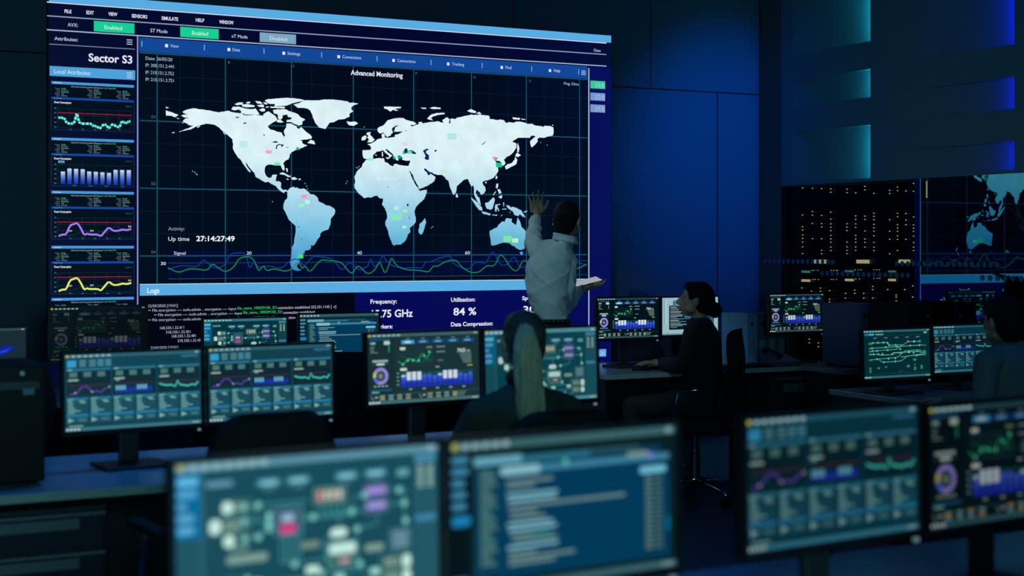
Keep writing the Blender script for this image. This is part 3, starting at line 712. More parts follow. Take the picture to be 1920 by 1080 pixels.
LAND = [
 # North and Central America
 'A 405,380 470,345 560,325 625,318 700,335 800,345 900,360 1000,380 1060,390 1120,378 1180,370 1240,362 1290,385 1370,400 1480,410 B 540,435 590,447 700,440 740,430 840,445 900,450 900,420 940,400 960,380 1000,375 1060,420 1110,450 1130,480 1150,510 1130,545 1070,575 1000,620 980,650 1030,700 1100,715 1150,740 1230,755 1250,800 1275,835 1292,805 1270,755 1275,710 1310,660 1315,590 1400,590 1450,620 1500,640 1505,670 1540,690 1580,650 1620,690 1680,750 1740,790 1775,830 1765,865 1700,875 1600,885 1540,890 1600,905 1600,945 1640,970 1690,985 1620,1020 1570,1035 C 1370,185 1290,205 1220,240 1180,290 1180,330 1160,370 1100,400 1065,440 1085,500 1090,560 1070,580 1040,540 1015,470 940,480 870,470 810,465 760,480 735,520 730,600 760,670 800,705 850,700 870,650 955,645 940,700 930,765 1000,770 1030,800 1020,880 1060,925 1110,918 1150,940 1140,955 1100,950 1080,980 1020,945 970,900 930,850 860,820 800,775 740,785 660,740 570,690 550,620 490,560 430,480 380,410 400,480 480,590 470,610 420,560 370,490 330,430 290,370 250,340 200,260 160,180 165,100 150,30 A 1305,880 1240,820 1180,770 1120,720 1060,660 980,615 900,600 820,595 720,625 640,650 560,695 440,720 335,745 440,700 540,660 600,630 510,620 500,600 430,570 410,540 450,505 520,490 430,480 380,450 430,430 500,435 420,400',
 'D 370,300 380,265 420,215 490,190 500,215 540,205 600,235 660,225 700,240 740,280 790,330 850,335 910,380 940,460 1030,500 1060,525 1130,535 1220,590 1235,640 1220,690 1155,770 1150,860 1110,960 1000,1000 960,1050 E 965,310 900,400 850,480 790,485 800,520 770,560 690,575 680,620 640,640 570,660 570,720 610,760 580,800 540,850 570,900 630,930 560,940 480,920 440,870 420,780 440,700 450,600 455,510 490,450 500,360 520,250 520,130 450,70 D 395,780 350,680 300,590 300,550 305,500 330,440 375,390 370,330',
 'F 0,250 100,225 200,175 350,175 470,175 550,160 700,158 860,175 980,195 1000,215 1080,215 1170,235 1090,260 1050,290 1040,330 1080,370 1010,410 1010,470 920,510 810,520 720,570 650,580 610,640 580,690 530,680 470,665 400,590 360,500 340,430 300,350 250,320 180,310 80,310',
 'B 930,170 1000,150 1050,150 1200,135 1300,128 1450,135 1560,150 1640,175 1500,210 1400,235 1320,270 1100,280 1110,240 1010,240 940,200',
 'B 1070,350 1150,335 1300,335 1370,370 1450,395 1530,430 1560,470 1655,520 1600,560 1600,610 1540,630 1460,600 1400,565 1320,565 1320,530 1390,520 1420,490 1340,470 1330,430 1250,440 1240,500 1200,530 1160,490 1160,430 1090,410',
 'B 1020,285 1290,290 1280,320 1030,310', 'B 350,290 450,285 560,320 700,335 760,320 800,380 840,430 700,430 580,430 480,390 460,340 380,355 325,340', 'B 500,250 600,240 740,265 745,290 620,300 530,290', 'B 380,245 450,215 540,215 520,245 420,260',
 'B 590,205 660,195 660,225 600,235', 'B 750,185 850,195 885,235 800,235', 'B 780,260 900,250 915,295 830,295', 'B 820,340 900,315 935,340 920,375 860,375', 'B 900,205 980,230 960,250 910,235', 'B 1150,520 1220,530 1270,570 1200,575 1140,560', 'B 940,290 1000,285 990,305 950,305',
 'C 1500,75 1560,20 1620,40 1645,100 1610,100', 'C 1000,620 1060,605 1130,640 1210,690 1150,690 1080,650 1010,640', 'C 1210,700 1270,690 1325,725 1260,745 1210,725', 'C 1125,715 1165,725 1155,745 1130,735', 'C 1340,720 1380,720 1380,745 1345,745', 'C 1110,535 1140,530 1150,590 1130,605',
 'A 105,355 200,385 330,435 270,480 200,450 110,450', 'A 105,290 165,305 110,320', 'A 290,490 355,500 330,512', 'A 395,565 425,575 410,590', 'A 215,750 265,750 260,762 220,765', 'A 665,650 720,630 715,650 675,670',
 'G 0,360 60,370 160,365 205,400 130,440 40,430 10,390', 'G 370,560 430,550 420,600 470,650 505,690 450,735 365,740 400,690 370,650 390,620 350,590', 'G 275,640 340,610 360,650 330,700 265,700',
 'G 670,95 980,100 970,125 860,130 930,165 880,170 840,150 790,185 730,145 675,130', 'G 1445,310 1520,240 1620,210 1760,205 1765,230 1640,245 1560,270 1520,300 1555,345 1480,330', 'G 1325,115 1430,115 1430,140 1370,135', 'G 1490,120 1570,100 1690,115 1690,140 1560,140',
 'I 245,175 310,140 410,180 400,210 320,200', 'I 405,215 460,190 505,215 480,230', 'I 1060,290 1200,300 1195,330 1080,325', 'I 1220,310 1300,320 1290,335 1230,330', 'I 1780,420 1800,425 1795,440 1778,438',
 # Eurasia
 'G 285,880 430,875 440,840 420,800 375,770 440,760 510,720 560,680 640,660 625,600 660,575 690,610 680,650 740,655 800,650 860,645 870,600 930,590 1000,548 900,549 850,545 860,520 870,470 940,430 880,440 820,480 810,520 835,560 800,590 790,620 720,640 690,600 660,560 600,580 560,545 555,490 590,460 650,440 700,390 740,340 830,315 930,298 1030,305 1060,330 1130,350 1220,375 1255,400 1210,430 1140,420 1180,455 1260,420 1300,410 1290,375 1350,370 1370,400 1400,390 1480,375 1560,370 1640,360 1740,390 1720,340 1800,285 1850,320 1840,400 1870,390 1860,320 1910,310 I 15,318 45,315 60,295 150,280 220,260 330,240 430,245 480,235 560,250 640,260 655,290 650,315 730,325 810,340 830,325 910,340 940,380 960,390 1000,375 1100,385 1110,370 1200,365 1270,380 1330,405 1420,405 1470,435 1590,450 1620,460 1640,440 1740,445 1800,470 1805,560 1790,615 1710,630 1640,655 1540,655 1510,680 1520,720 1470,780 1410,830 1390,790 1380,720 1430,670 1480,640 1450,615 1400,620 1370,660 1290,655 1170,655 1110,690 1060,730 1110,745 1140,770 1130,840 1080,920 1010,980 960,1000 910,1050 J 1198,186 1225,240 1210,280 1170,300 1150,240 1120,210 1040,200 1090,160 1060,150 1030,195 1060,230 1050,270 1090,330 1095,400 1050,470 1000,520 900,560 860,560 810,590 820,630 860,680 870,740 850,780 790,825 760,770 705,725 690,790 740,870 770,950 785,1010 730,960 700,900 665,820 660,730 650,650 610,670 580,600 545,530 480,545 420,600 350,665 345,720 330,780 290,825 260,760 220,660 195,550 180,560 120,490 80,460 10,460 H 1632,460 1560,440 1530,410 1500,430 1600,500 1570,580 1480,640 1380,690 1310,715 1280,650 1220,550 1190,460 1120,380 1100,350 1115,295 1140,230 1140,200 1060,205 1000,190 1000,150 960,110 930,110 930,200 900,200 860,150 G 830,950 770,900 715,855 700,870 740,920 830,980 790,1000 770,1030 760,980 700,930 650,880 600,900 540,905 520,930 480,960 470,1030 400,1050 350,1040 300,1020 285,960',
 # Africa
 'H 345,190 400,195 480,170 560,160 670,160 685,230 740,245 780,285 840,305 850,270 890,258 960,285 1040,295 1112,297 1105,350 1150,440 1180,530 1240,640 1290,700 1315,750 1440,725 1440,780 1390,900 1300,980 1240,1050 K 1220,250 1230,320 1245,380 1245,440 1210,490 1135,550 1145,620 1100,670 1090,720 1040,800 970,850 900,850 850,870 815,830 800,780 760,690 745,600 695,500 695,440 730,370 720,280 690,200 635,130 655,50 650,20 H 590,880 550,835 500,840 440,870 380,860 320,880 220,800 150,710 135,640 155,580 140,490 190,390 270,320 290,260',
 'K 1405,375 1430,440 1400,560 1360,660 1330,670 1300,640 1290,590 1310,540 1310,480 1370,430', 'G 630,910 650,905 655,990 635,995', 'G 700,1005 770,1010 750,1040 715,1030', 'G 500,960 550,965 530,980',
 'I 1160,745 1190,850 1175,920 1150,920 1145,830', 'J 1430,60 1505,105 1450,140 1400,120', 'J 1400,130 1440,190 1420,270 1340,310 1240,365 1215,310 1270,265 1330,250 1390,190', 'J 1065,470 1085,500 1065,540 1040,520', 'J 1060,620 1095,615 1095,660 1080,710 1050,690', 'J 1080,720 1130,720 1155,790 1110,800', 'J 1100,850 1160,820 1170,860 1145,890 1110,870', 'J 1050,750 1055,765 1005,830 1000,820',
 'J 340,785 375,840 365,870 330,860', 'J 850,590 890,580 880,620', 'L 475,100 530,90 620,0 650,30 640,100 610,200 580,225 500,200 480,150', 'L 225,0 300,60 420,180 425,240 370,230 300,140 230,30', 'L 310,0 370,0 395,110 350,70', 'L 415,250 500,270 580,300 560,325 430,290', 'L 600,310 700,315 690,330 610,325', 'L 730,355 790,310 780,330',
 'L 660,130 750,115 750,130 690,150 730,230 720,260 690,200 680,260 655,250 650,180', 'L 800,90 820,100 810,180', 'L 850,140 910,150 940,185 970,170 1040,190 1130,240 1160,290 1205,360 1150,350 1100,300 1070,340 1000,315 980,260 920,220 880,190', 'L 1160,265 1240,230 1210,275', 'L 780,205 860,205 855,220 785,220', 'L 915,260 930,265 920,290',
 'L 555,610 620,570 690,540 720,490 790,430 825,445 850,380 880,375 960,390 950,440 1030,505 1045,430 1060,360 1110,450 1130,530 1200,600 1220,680 1235,770 1200,880 1180,930 1110,950 1040,920 1000,880 960,870 910,825 800,815 740,830 690,850 620,870 580,860 580,790 560,690', 'L 1100,985 1160,980 1140,1040 1115,1030',
 'L 1440,880 1475,930 1500,960 1480,990 1455,960', 'L 1450,1010 1475,1000 1430,1070 1400,1080', 'C 1185,660 1200,655 1200,668', 'A 1130,735 1180,780 1180,795 1150,775']
for spec in LAND:
    pts = crinkle(mp(spec), .32)
    VC.poly_w([w2(*p) for p in pts], (220, 243, 248), 5, 1)
SEA = ['C 860,70 930,40 990,75 930,75', 'C 930,190 940,120 990,95 1080,110 1040,155 1020,110 960,130 950,185', 'C 1110,150 1160,150 1160,160 1110,160', 'A 1350,490 1390,465 1440,480 1400,490', 'A 1490,595 1520,570 1570,580 1520,600', 'A 1850,780 1880,790 1890,820 1860,800', 'A 1560,230 1640,235 1560,240',
       'H 1390,345 1420,345 1480,400 1530,420 1510,440 1490,465 1455,460 1450,425 1400,380', 'G 1020,900 1060,840 1100,860 1090,890 1180,880 1250,930 1240,950 1150,940 1090,930 1040,945', 'G 1370,890 1440,850 1490,870 1430,890 1430,930 1480,970 1480,1050 1440,1056 1400,1030 1420,980', 'G 1575,885 1620,865 1615,900 1590,912',
       'H 1075,1000 1095,980 1120,985 1105,1028 1085,1020', 'K 1120,330 1135,380 1135,415 1125,380', 'H 725,660 755,685 745,695', 'I 500,780 560,740 580,700 575,740 530,780', 'G 1050,520 1085,535 1070,545', 'E 615,360 640,350 625,380', 'D 560,905 590,915 575,930', 'D 530,815 550,815 540,830', 'H 1130,385 1150,400 1200,500 1180,500', 'G 840,548 1010,542 1010,549 850,553', 'G 900,580 930,585 915,600', 'G 670,590 700,600 690,612', 'A 1430,340 1470,380 1455,395 1400,375']
for spec in SEA: VC.poly_w([w2(*p) for p in crinkle(mp(spec), .15)], (0, 40, 88), 6)
# small coloured markers on the map
for x0, y0, x1, y1, c in ((498, 281.5, 509.5, 288, (240, 165, 215)), (514, 301.5, 525, 309, (190, 238, 225)), (514, 305, 525, 310.5, (90, 225, 160)), (564.5, 365, 575.5, 372, (240, 150, 205)), (572, 375, 581, 382.5, (185, 245, 215)), (561, 381.5, 570, 388, (160, 240, 200)),
                          (558.5, 476.5, 568.5, 484.5, (60, 225, 140)), (733, 401, 753, 413, (130, 232, 190)), (738.5, 387, 747, 394, (175, 242, 220)), (755, 393, 764, 398.5, (160, 240, 210)), (754, 423, 762.5, 428.5, (165, 242, 210)), (944, 442, 959, 453, (120, 232, 165)), (960, 447, 971.5, 455, (175, 245, 190)),
                          (930, 305, 941, 314, (10, 200, 150)), (924, 294, 930.5, 299, (235, 130, 205)), (764, 283, 772.5, 288.5, (90, 225, 175)), (755, 284, 759, 289, (20, 190, 140)), (745.5, 291, 751.5, 298, (5, 170, 130)), (688.5, 296, 700, 301.5, (150, 240, 205)), (737, 294, 742, 298, (30, 190, 130)), (555, 276, 561, 281, (20, 200, 130)), (449, 264, 464, 277, (190, 235, 235)), (754, 267, 764, 273, (232, 210, 240)), (839, 250, 856, 262, (180, 230, 225)), (825, 318, 838, 326, (195, 235, 225)), (868, 324, 880, 331, (195, 235, 230))):
    xa, za = w2(x0, y0); xb, zb = w2(x1, y1); VC.poly_w([(xa, za), (xb, za), (xb, zb), (xa, zb)], c, 7)
for x, y in ((360, 322), (364, 324), (367, 327), (368.5, 328.5), (510, 379), (571, 345), (574, 350), (576, 355), (784, 357), (808, 428), (811, 426), (650, 341), (648, 345), (667, 315), (670, 316), (672, 313), (682, 239), (1013, 268), (1025, 273)):
    xa, za = w2(x, y); VC.poly_w([(xa, za), (xa+.006, za), (xa+.006, za+.006), (xa, za+.006)], (120, 170, 205), 7)
r = empty('video_wall', (X0, YW-.06, Z0), 0, 'huge wall-mounted LED video wall showing a glowing world map and side charts', 'video wall')
VC.build('screen', [M_LEDWALL, M_MAP], r, (0, 0, 0))
bm = bmesh.new(); box(bm, -.004, Wd+.004, .0006, .058, -.004, Ht+.004)
bm_done(bm, 'casing', M_BEZEL, r)

# ================================================================== MONITOR PICTURES (u right, v down, both 0..1)
def lerp(a, b, t): return tuple(a[i]+(b[i]-a[i])*t for i in range(3))
def toolbar(c, bar, n=6, h=.045, items=(170, 200, 205)):
    c.rect(0, 0, 1, h, bar, 1)
    c.rrect(.012, .008, .035, h-.008, (175, 175, 60), 2)
    for k in range(n): c.rrect(.05+k*.042, h*.25, .05+k*.042+.030, h*.78, lerp(bar, items, .8), 2)
    c.rrect(.955, h*.2, .985, h*.8, lerp(bar, items, .6), 2)
def taskbar(c, bar, items=(190, 215, 215)):
    c.rect(0, .955, 1, 1, bar, 1)
    for k in range(4): c.rrect(.012+k*.026, .963, .012+k*.026+.018, .992, items, 2)
    c.rrect(.93, .966, .985, .99, lerp(bar, items, .5), 2)
def pic_attr(c, bg, dk, hi, k=1.0):
    """attribute dashboard: three charts over six tables"""
    m = lambda col: tuple(q*k for q in col)
    c.rect(0, 0, 1, 1, bg, 0); toolbar(c, lerp(bg, hi, .35), 7)
    c.rect(.02, .075, .085, .165, m((55, 170, 220)), 2)
    for a in (.105, .175, .235, .29):
        for q in range(3): c.rrect(a, .075+q*.032, a+(.05 if a < .2 else .045), .095+q*.032, m((90, 155, 165) if a < .2 else (70, 160, 205) if q != 1 else (110, 160, 165)), 2)
    c.rrect(.85, .06, .98, .085, m((50, 120, 160)), 2)
    for i in range(3):
        u0 = .015+i*.33; u1 = u0+.315
        c.rect(u0, .185, u1, .215, m((45, 125, 155)), 2); c.rect(u0, .215, u1, .545, dk, 1)
        c.rrect(u0+.01, .19, u0+.04, .21, m((130, 190, 205)), 3)
        for j in range(3):
            for q in range(3): c.rrect(u0+.02+j*.1, .235+q*.022, u0+.075+j*.1, .250+q*.022, m((95, 150, 140)), 2)
        c.rrect(u0+.01, .325, u0+.085, .345, m((170, 200, 195)), 2)
        if i == 1: c.rrect(u0+.02, .35, u0+.05, .365, m((120, 190, 190)), 2)
        c.rect(u0+.02, .40, u1-.02, .403, m((150, 30, 50)), 2)
        for q in range(4): c.rect(u0+.02, .43+q*.03, u1-.01, .432+q*.03, lerp(dk, hi, .25), 2)
        if i == 0:
            pts = [(0, .52), (.05, .51), (.09, .43), (.13, .42), (.17, .50), (.21, .49), (.235, .51), (.265, .46), (.29, .45)]
            c.line([(u0+.02+a*.95, b) for a, b in pts], .0032, m((115, 75, 205)), 3)
            for a, b in ((.04, .5), (.16, .495), (.285, .44)): c.disc(u0+.02+a, b, .003, m((190, 190, 225)), 4)
        elif i == 1:
            for q in range(14):
                lit = q < 4 or 8 <= q < 12
                c.rect(u0+.02+q*.0195, .44 if lit else .455, u0+.0325+q*.0195, .525, m((30, 60, 200)), 3)
                if lit: c.rect(u0+.02+q*.0195, .43, u0+.0325+q*.0195, .49, m((120, 205, 235)), 4)
        else:
            pts = [(0, .43), (.03, .45), (.06, .46), (.09, .455), (.12, .48), (.14, .40), (.155, .46), (.19, .47), (.22, .48), (.25, .46), (.27, .48), (.295, .43)]
            c.line([(u0+.01+a, b) for a, b in pts], .0055, m((70, 215, 200)), 3)
    for i in range(6):
        u0 = .015+i*.165; u1 = u0+.15
        c.rect(u0, .565, u1, .60, m((40, 125, 150)), 2); c.rect(u0, .60, u1, .78, lerp(bg, hi, .12), 1)
        c.rect(u0, .78, u1, .815, m((40, 130, 175)), 2); c.rect(u0, .815, u1, .90, lerp(bg, hi, .12), 1)
        for q in range(8):
            v = .575+q*.026 if q < 8 else 0
            w = (.045, .03, .04, .035, .045, .055, .09, .05)[q]
            c.rrect(u0+.008, v, u0+.008+w, v+.013, m((125, 185, 185)), 3)
        for q in range(2): c.rrect(u0+.085+q*.012, .605+q*.02, u0+.125+q*.01, .618+q*.02, m((140, 190, 185)), 3)
        c.poly_w([c.xy(u0+.01, .825), c.xy(u0+.055, .86), c.xy(u0+.01, .89)], m((135, 185, 185)), 3)
        c.rrect(u0+.075, .84, u0+.14, .85, m((85, 150, 160)), 3); c.rrect(u0+.085, .862, u0+.14, .872, m((85, 150, 160)), 3)
    c.rrect(.03, .925, .13, .945, m((120, 170, 165)), 2)
    taskbar(c, lerp(bg, hi, .55), m((200, 225, 220)))
def pic_dash(c, bg, dk, hi, k=1.0, val='765', fine=False):
    """analytics dashboard: donut, green line, bars, bottom tables"""
    m = lambda col: tuple(q*k for q in col)
    c.rect(0, 0, 1, 1, bg, 0); toolbar(c, lerp(bg, hi, .45), 6)
    c.rect(.0, .045, .235, .88, dk, .5)
    c.rect(.02, .065, .20, .09, m((20, 90, 130)), 2); c.rrect(.03, .115, .075, .145, m((150, 190, 190)), 2); c.rrect(.145, .10, .20, .155, m((190, 215, 200)), 2)
    for q in range(4): c.rrect(.03, .175+q*.027, .03+(.035, .03, .03, .065)[q], .188+q*.027, m((110, 140, 140)), 2); c.disc(.19, .18+q*.024, .0024, m((40, 200, 140)), 2)
    c.rrect(.045, .37, .18, .40, m((165, 190, 190)), 2); c.rrect(.08, .415, .15, .445, m((205, 225, 215)), 2); c.rect(.04, .43, .19, .434, m((90, 130, 140)), 1)
    r = .088*c.w*.75
    c.disc(.115, .60, r, m((150, 140, 225)), 2, 28, r*.58, -120, 150); c.disc(.115, .60, r, m((200, 205, 90)), 2, 6, r*.58, 150, 190); c.disc(.115, .60, r, m((90, 110, 215)), 2, 8, r*.58, 190, 240)
    c.disc(.115, .60, r*.34, m((110, 140, 130)), 2, 16)
    for q in range(4): c.rrect(.055+q*.033, .735, .078+q*.033, .755, m((150, 180, 150)), 2)
    c.rect(.03, .79, .215, .815, m((20, 95, 130)), 2); c.rrect(.035, .82, .10, .84, m((130, 180, 170)), 2)
    for q in range(5):
        c.rect(.30+q*.135, .10, .415+q*.135, .155, m((60, 165, 225) if q == 0 else (20, 80, 140)), 2)
        c.rrect(.325+q*.135, .115, .385+q*.135, .14, m((215, 235, 245) if q == 0 else (110, 165, 205)), 3)
        c.rrect(.34+q*.135, .075, .375+q*.135, .088, m((120, 140, 140)), 2)
    c.rrect(.285, .20, .335, .24, m((210, 225, 210)), 2); c.rrect(.52, .20, .575, .225, m((120, 140, 100)), 2)
    for q in range(6): c.rect(.27, .255+q*.042, .585, .2575+q*.042, lerp(dk, (60, 110, 110), .7), 1)
    g1 = [(.27, .40), (.31, .45), (.36, .37), (.40, .38), (.44, .42), (.48, .30), (.52, .38), (.56, .28)]
    g2 = [(.29, .32), (.34, .36), (.40, .43), (.43, .33), (.46, .45), (.50, .39), (.54, .41), (.58, .38)]
    c.line(smooth(g2, 1), .002, m((15, 110, 70)), 2); c.line(g1, .003, m((35, 190, 120)), 3)
    for a, b in ((.31, .45), (.355, .395), (.40, .395), (.45, .40), (.50, .335), (.545, .28)): c.disc(a, b, .0042, m((90, 230, 170)), 4)
    c.rrect(.61, .20, .69, .222, m((110, 140, 140)), 2); c.rrect(.61, .275, .69, .295, m((110, 140, 140)), 2); c.rrect(.62, .40, .67, .42, m((90, 120, 120)), 2)
    c.text(val, .80, .305, .055, m((215, 230, 225)), 3, .075, True); c.text('Gb', .885, .305, .035, m((180, 200, 190)), 3, .035, True)
    for q in range(5): c.rrect(.82+q*.008, .325+q*.03, .93, .34+q*.03, m((110, 145, 135)), 2)
    c.rrect(.285, .50, .345, .54, m((215, 225, 215)), 2); c.rrect(.60, .495, .635, .515, m((150, 170, 160)), 2); c.rrect(.89, .49, .94, .51, m((150, 170, 90)), 2)
    c.rect(.29, .575, .945, .582, m((20, 130, 100)), 2)
    for q in range(4): c.rrect(.255, .56+q*.055, .275, .585+q*.055, m((110, 150, 150)), 2); c.rect(.29, .60+q*.05, .95, .603+q*.05, lerp(dk, hi, .2), 1)
    for q in range(14):
        u = .295+q*.0465; lit = q in (1, 2, 3, 8, 9, 10); top = .60 if not lit else .575
        top += .02*((q*7) % 3 == 0)*(not lit)
        c.grad(u, top, u+.037, .78, m((70, 110, 225)), m((20, 40, 190)), 3, 3)
        if lit: c.rect(u, top-.015, u+.037, .68, m((215, 232, 250)), 4)
        if q in (0, 7): c.rect(u, .60, u+.037, .63, m((180, 215, 240)), 4)
    for q in range(5): c.rrect(.36+q*.12, .80, .39+q*.12, .822, m((130, 160, 160)), 2)
    c.rect(0, .86, 1, .866, lerp(dk, hi, .45), 2)
    for g in range(2):
        u = .03+g*.42
        c.line([(u, .885), (u+.012, .93), (u+.025, .93)], .002, m((150, 180, 180)), 3); c.rrect(u+.03, .89, u+.06, .915, m((130, 170, 170)), 3)
        for j in range(4):
            a = u+.075+j*.075
            for q in range(3):
                col = (200, 160, 60) if (j*3+q+g) % 5 == 1 else (130, 175, 170) if q % 2 == 0 else (80, 140, 170)
                c.rrect(a, .878+q*.025, a+.045, .895+q*.025, m(col), 3)
    for q in range(3): c.rrect(.80, .88+q*.024, .88-q*.01, .892+q*.024, m((100, 130, 125)), 3)
    taskbar(c, lerp(bg, hi, .55), m((215, 230, 225)))
def pic_schema(c, bg, dk, hi, k=1.0):
    """block schematic with pills, boxes and wiring"""
    m = lambda col: tuple(q*k for q in col)
    c.rect(0, 0, 1, 1, bg, 0); toolbar(c, lerp(bg, hi, .75), 7, .055)
    c.rect(0, .055, .09, .47, m((0, 105, 155)), 1); c.rect(0, .47, .09, .955, lerp(bg, hi, .1), .5); c.rect(.09, .055, .105, .955, lerp(bg, hi, .22), 1)
    for q, (w, col) in enumerate(((.075, (95, 185, 225)), (.07, (80, 160, 200)), (.035, (80, 150, 190)), (.06, (85, 160, 200)), (.06, (85, 165, 205)))):
        c.rrect(.008, .09+q*.075, .008+w, .14+q*.075, m(col), 2)
    c.rect(.90, .055, 1, .955, lerp(bg, hi, .14), 1); c.rect(.905, .07, .99, .115, m((70, 140, 170)), 2); c.rect(.905, .47, .99, .515, m((60, 130, 165)), 2)
    for q in range(7):
        for j in (0, 1): c.rrect(.915+j*.04, .14+q*.022, .94+j*.04, .153+q*.022, m((150, 185, 170)), 2)
    c.rrect(.11, .125, .205, .16, m((95, 150, 175)), 2)
    for a in (.29, .40, .585, .70): c.rrect(a, .135, a+.09, .19, m((60, 130, 150)), 2); c.rrect(a+.015, .15, a+.075, .175, m((130, 195, 210)), 3); c.rrect(a+.03, .20, a+.065, .212, m((90, 130, 140)), 2)
    w = (70, 150, 155)
    t = .0022*c.w/.47
    def L(*p): c.line(list(p), t, m(w), 2)
    L((.26, .30), (.48, .30)); L((.29, .28), (.29, .40), (.33, .40)); L((.26, .40), (.34, .40)); L((.26, .50), (.31, .50), (.31, .44), (.34, .44)); L((.45, .40), (.70, .40)); L((.45, .42), (.66, .42), (.66, .30), (.71, .30)); L((.79, .28), (.86, .28), (.86, .50)); L((.79, .38), (.86, .38))
    for q in range(5): L((.53+q*.025, .33), (.53+q*.025, .40+q*.005)); L((.38+q*.018, .50), (.38+q*.018, .68))
    L((.38, .68), (.46, .70), (.62, .68)); L((.75, .42), (.75, .50), (.65, .52)); L((.56, .54), (.545, .58), (.545, .66)); L((.60, .40), (.60, .52))
    for q in range(4): L((.18, .80+q*.065), (.78, .80+q*.065-.01))
    for (a, b, w_, h_, col) in ((.165, .255, .10, .085, (70, 140, 135)), (.12, .36, .145, .10, (75, 140, 140)), (.17, .465, .09, .08, (65, 130, 130)), (.355, .33, .105, .175, (90, 150, 175)), (.505, .23, .12, .10, (110, 160, 155)), (.70, .235, .09, .085, (90, 120, 165)), (.70, .335, .09, .09, (90, 120, 165)), (.555, .59, .115, .17, (95, 175, 170)), (.80, .55, .085, .14, (80, 135, 150)), (.76, .72, .13, .10, (70, 130, 125)), (.76, .825, .13, .085, (70, 130, 125)), (.18, .74, .08, .13, (50, 115, 115)), (.34, .79, .08, .09, (50, 115, 115)), (.48, .79, .08, .09, (50, 115, 115))):
        c.rrect(a, b, a+w_, b+h_, m(tuple(q*.62 for q in col)), 3)
        c.frame(a, b, a+w_, b+h_, t*.8, m(col), 4)
    bright = (195, 232, 222)
    for a, b, w_, h_ in ((.165, .26, .04, .075), (.12, .365, .042, .09), (.17, .47, .04, .075), (.565, .50, .065, .06), (.56, .60, .105, .07), (.85, .725, .035, .09), (.85, .83, .035, .075), (.27, .765, .04, .05), (.27, .83, .04, .045), (.43, .81, .04, .05), (.58, .80, .04, .045), (.58, .87, .04, .045), (.72, .79, .04, .045), (.47, .725, .055, .05)):
        c.rrect(a, b, a+w_, b+h_, m(bright if w_*h_ > .0022 else (150, 215, 205)), 5)
    for a, b in ((.245, .30), (.245, .395), (.245, .505), (.295, .30), (.295, .50), (.335, .37), (.335, .415), (.335, .455), (.50, .41), (.65, .40), (.70, .30), (.84, .29), (.86, .38), (.865, .50), (.67, .52), (.43, .70), (.255, .76), (.255, .82), (.53, .78), (.68, .75)): c.disc(a, b, .0058*c.w/.47, m((120, 195, 190)), 5)
    c.rrect(.375, .435, .435, .50, m((205, 60, 130)), 6); c.rrect(.38, .375, .43, .42, m((150, 185, 215)), 5)
    c.rrect(.708, .255, .785, .30, m((160, 140, 220)), 6); c.rrect(.708, .355, .785, .40, m((155, 150, 220)), 6); c.rrect(.60, .70, .64, .73, m((200, 150, 150)), 6)
    for q in range(4): c.rrect(.515+q*.026, .245, .535+q*.026, .31, m((190, 190, 175) if q else (200, 130, 130)), 6)
    for q in range(4): c.rrect(.81, .57+q*.028, .875, .583+q*.028, m((125, 175, 190)), 5)
    for q in range(3):
        c.rrect(.775, .74+q*.022, .84, .75+q*.022, m((150, 185, 175)), 5); c.rrect(.775, .84+q*.02, .84, .85+q*.02, m((150, 185, 175)), 5); c.rrect(.17, .385+q*.022, .23, .395+q*.022, m((150, 185, 175)), 5)
        c.rrect(.205, .275+q*.018, .24, .283+q*.018, m((150, 185, 175)), 5)
    c.rrect(.18, .60, .33, .655, m((120, 155, 145)), 5); c.rrect(.19, .545, .26, .575, m((100, 140, 135)), 5); c.rrect(.455, .565, .525, .61, m((110, 140, 125)), 5); c.rrect(.70, .63, .775, .68, m((125, 155, 145)), 5); c.rrect(.83, .15, .88, .20, m((90, 160, 165)), 5); c.rrect(.64, .88, .72, .915, m((110, 150, 190)), 5)
    taskbar(c, lerp(bg, hi, .75), m((200, 225, 220)))
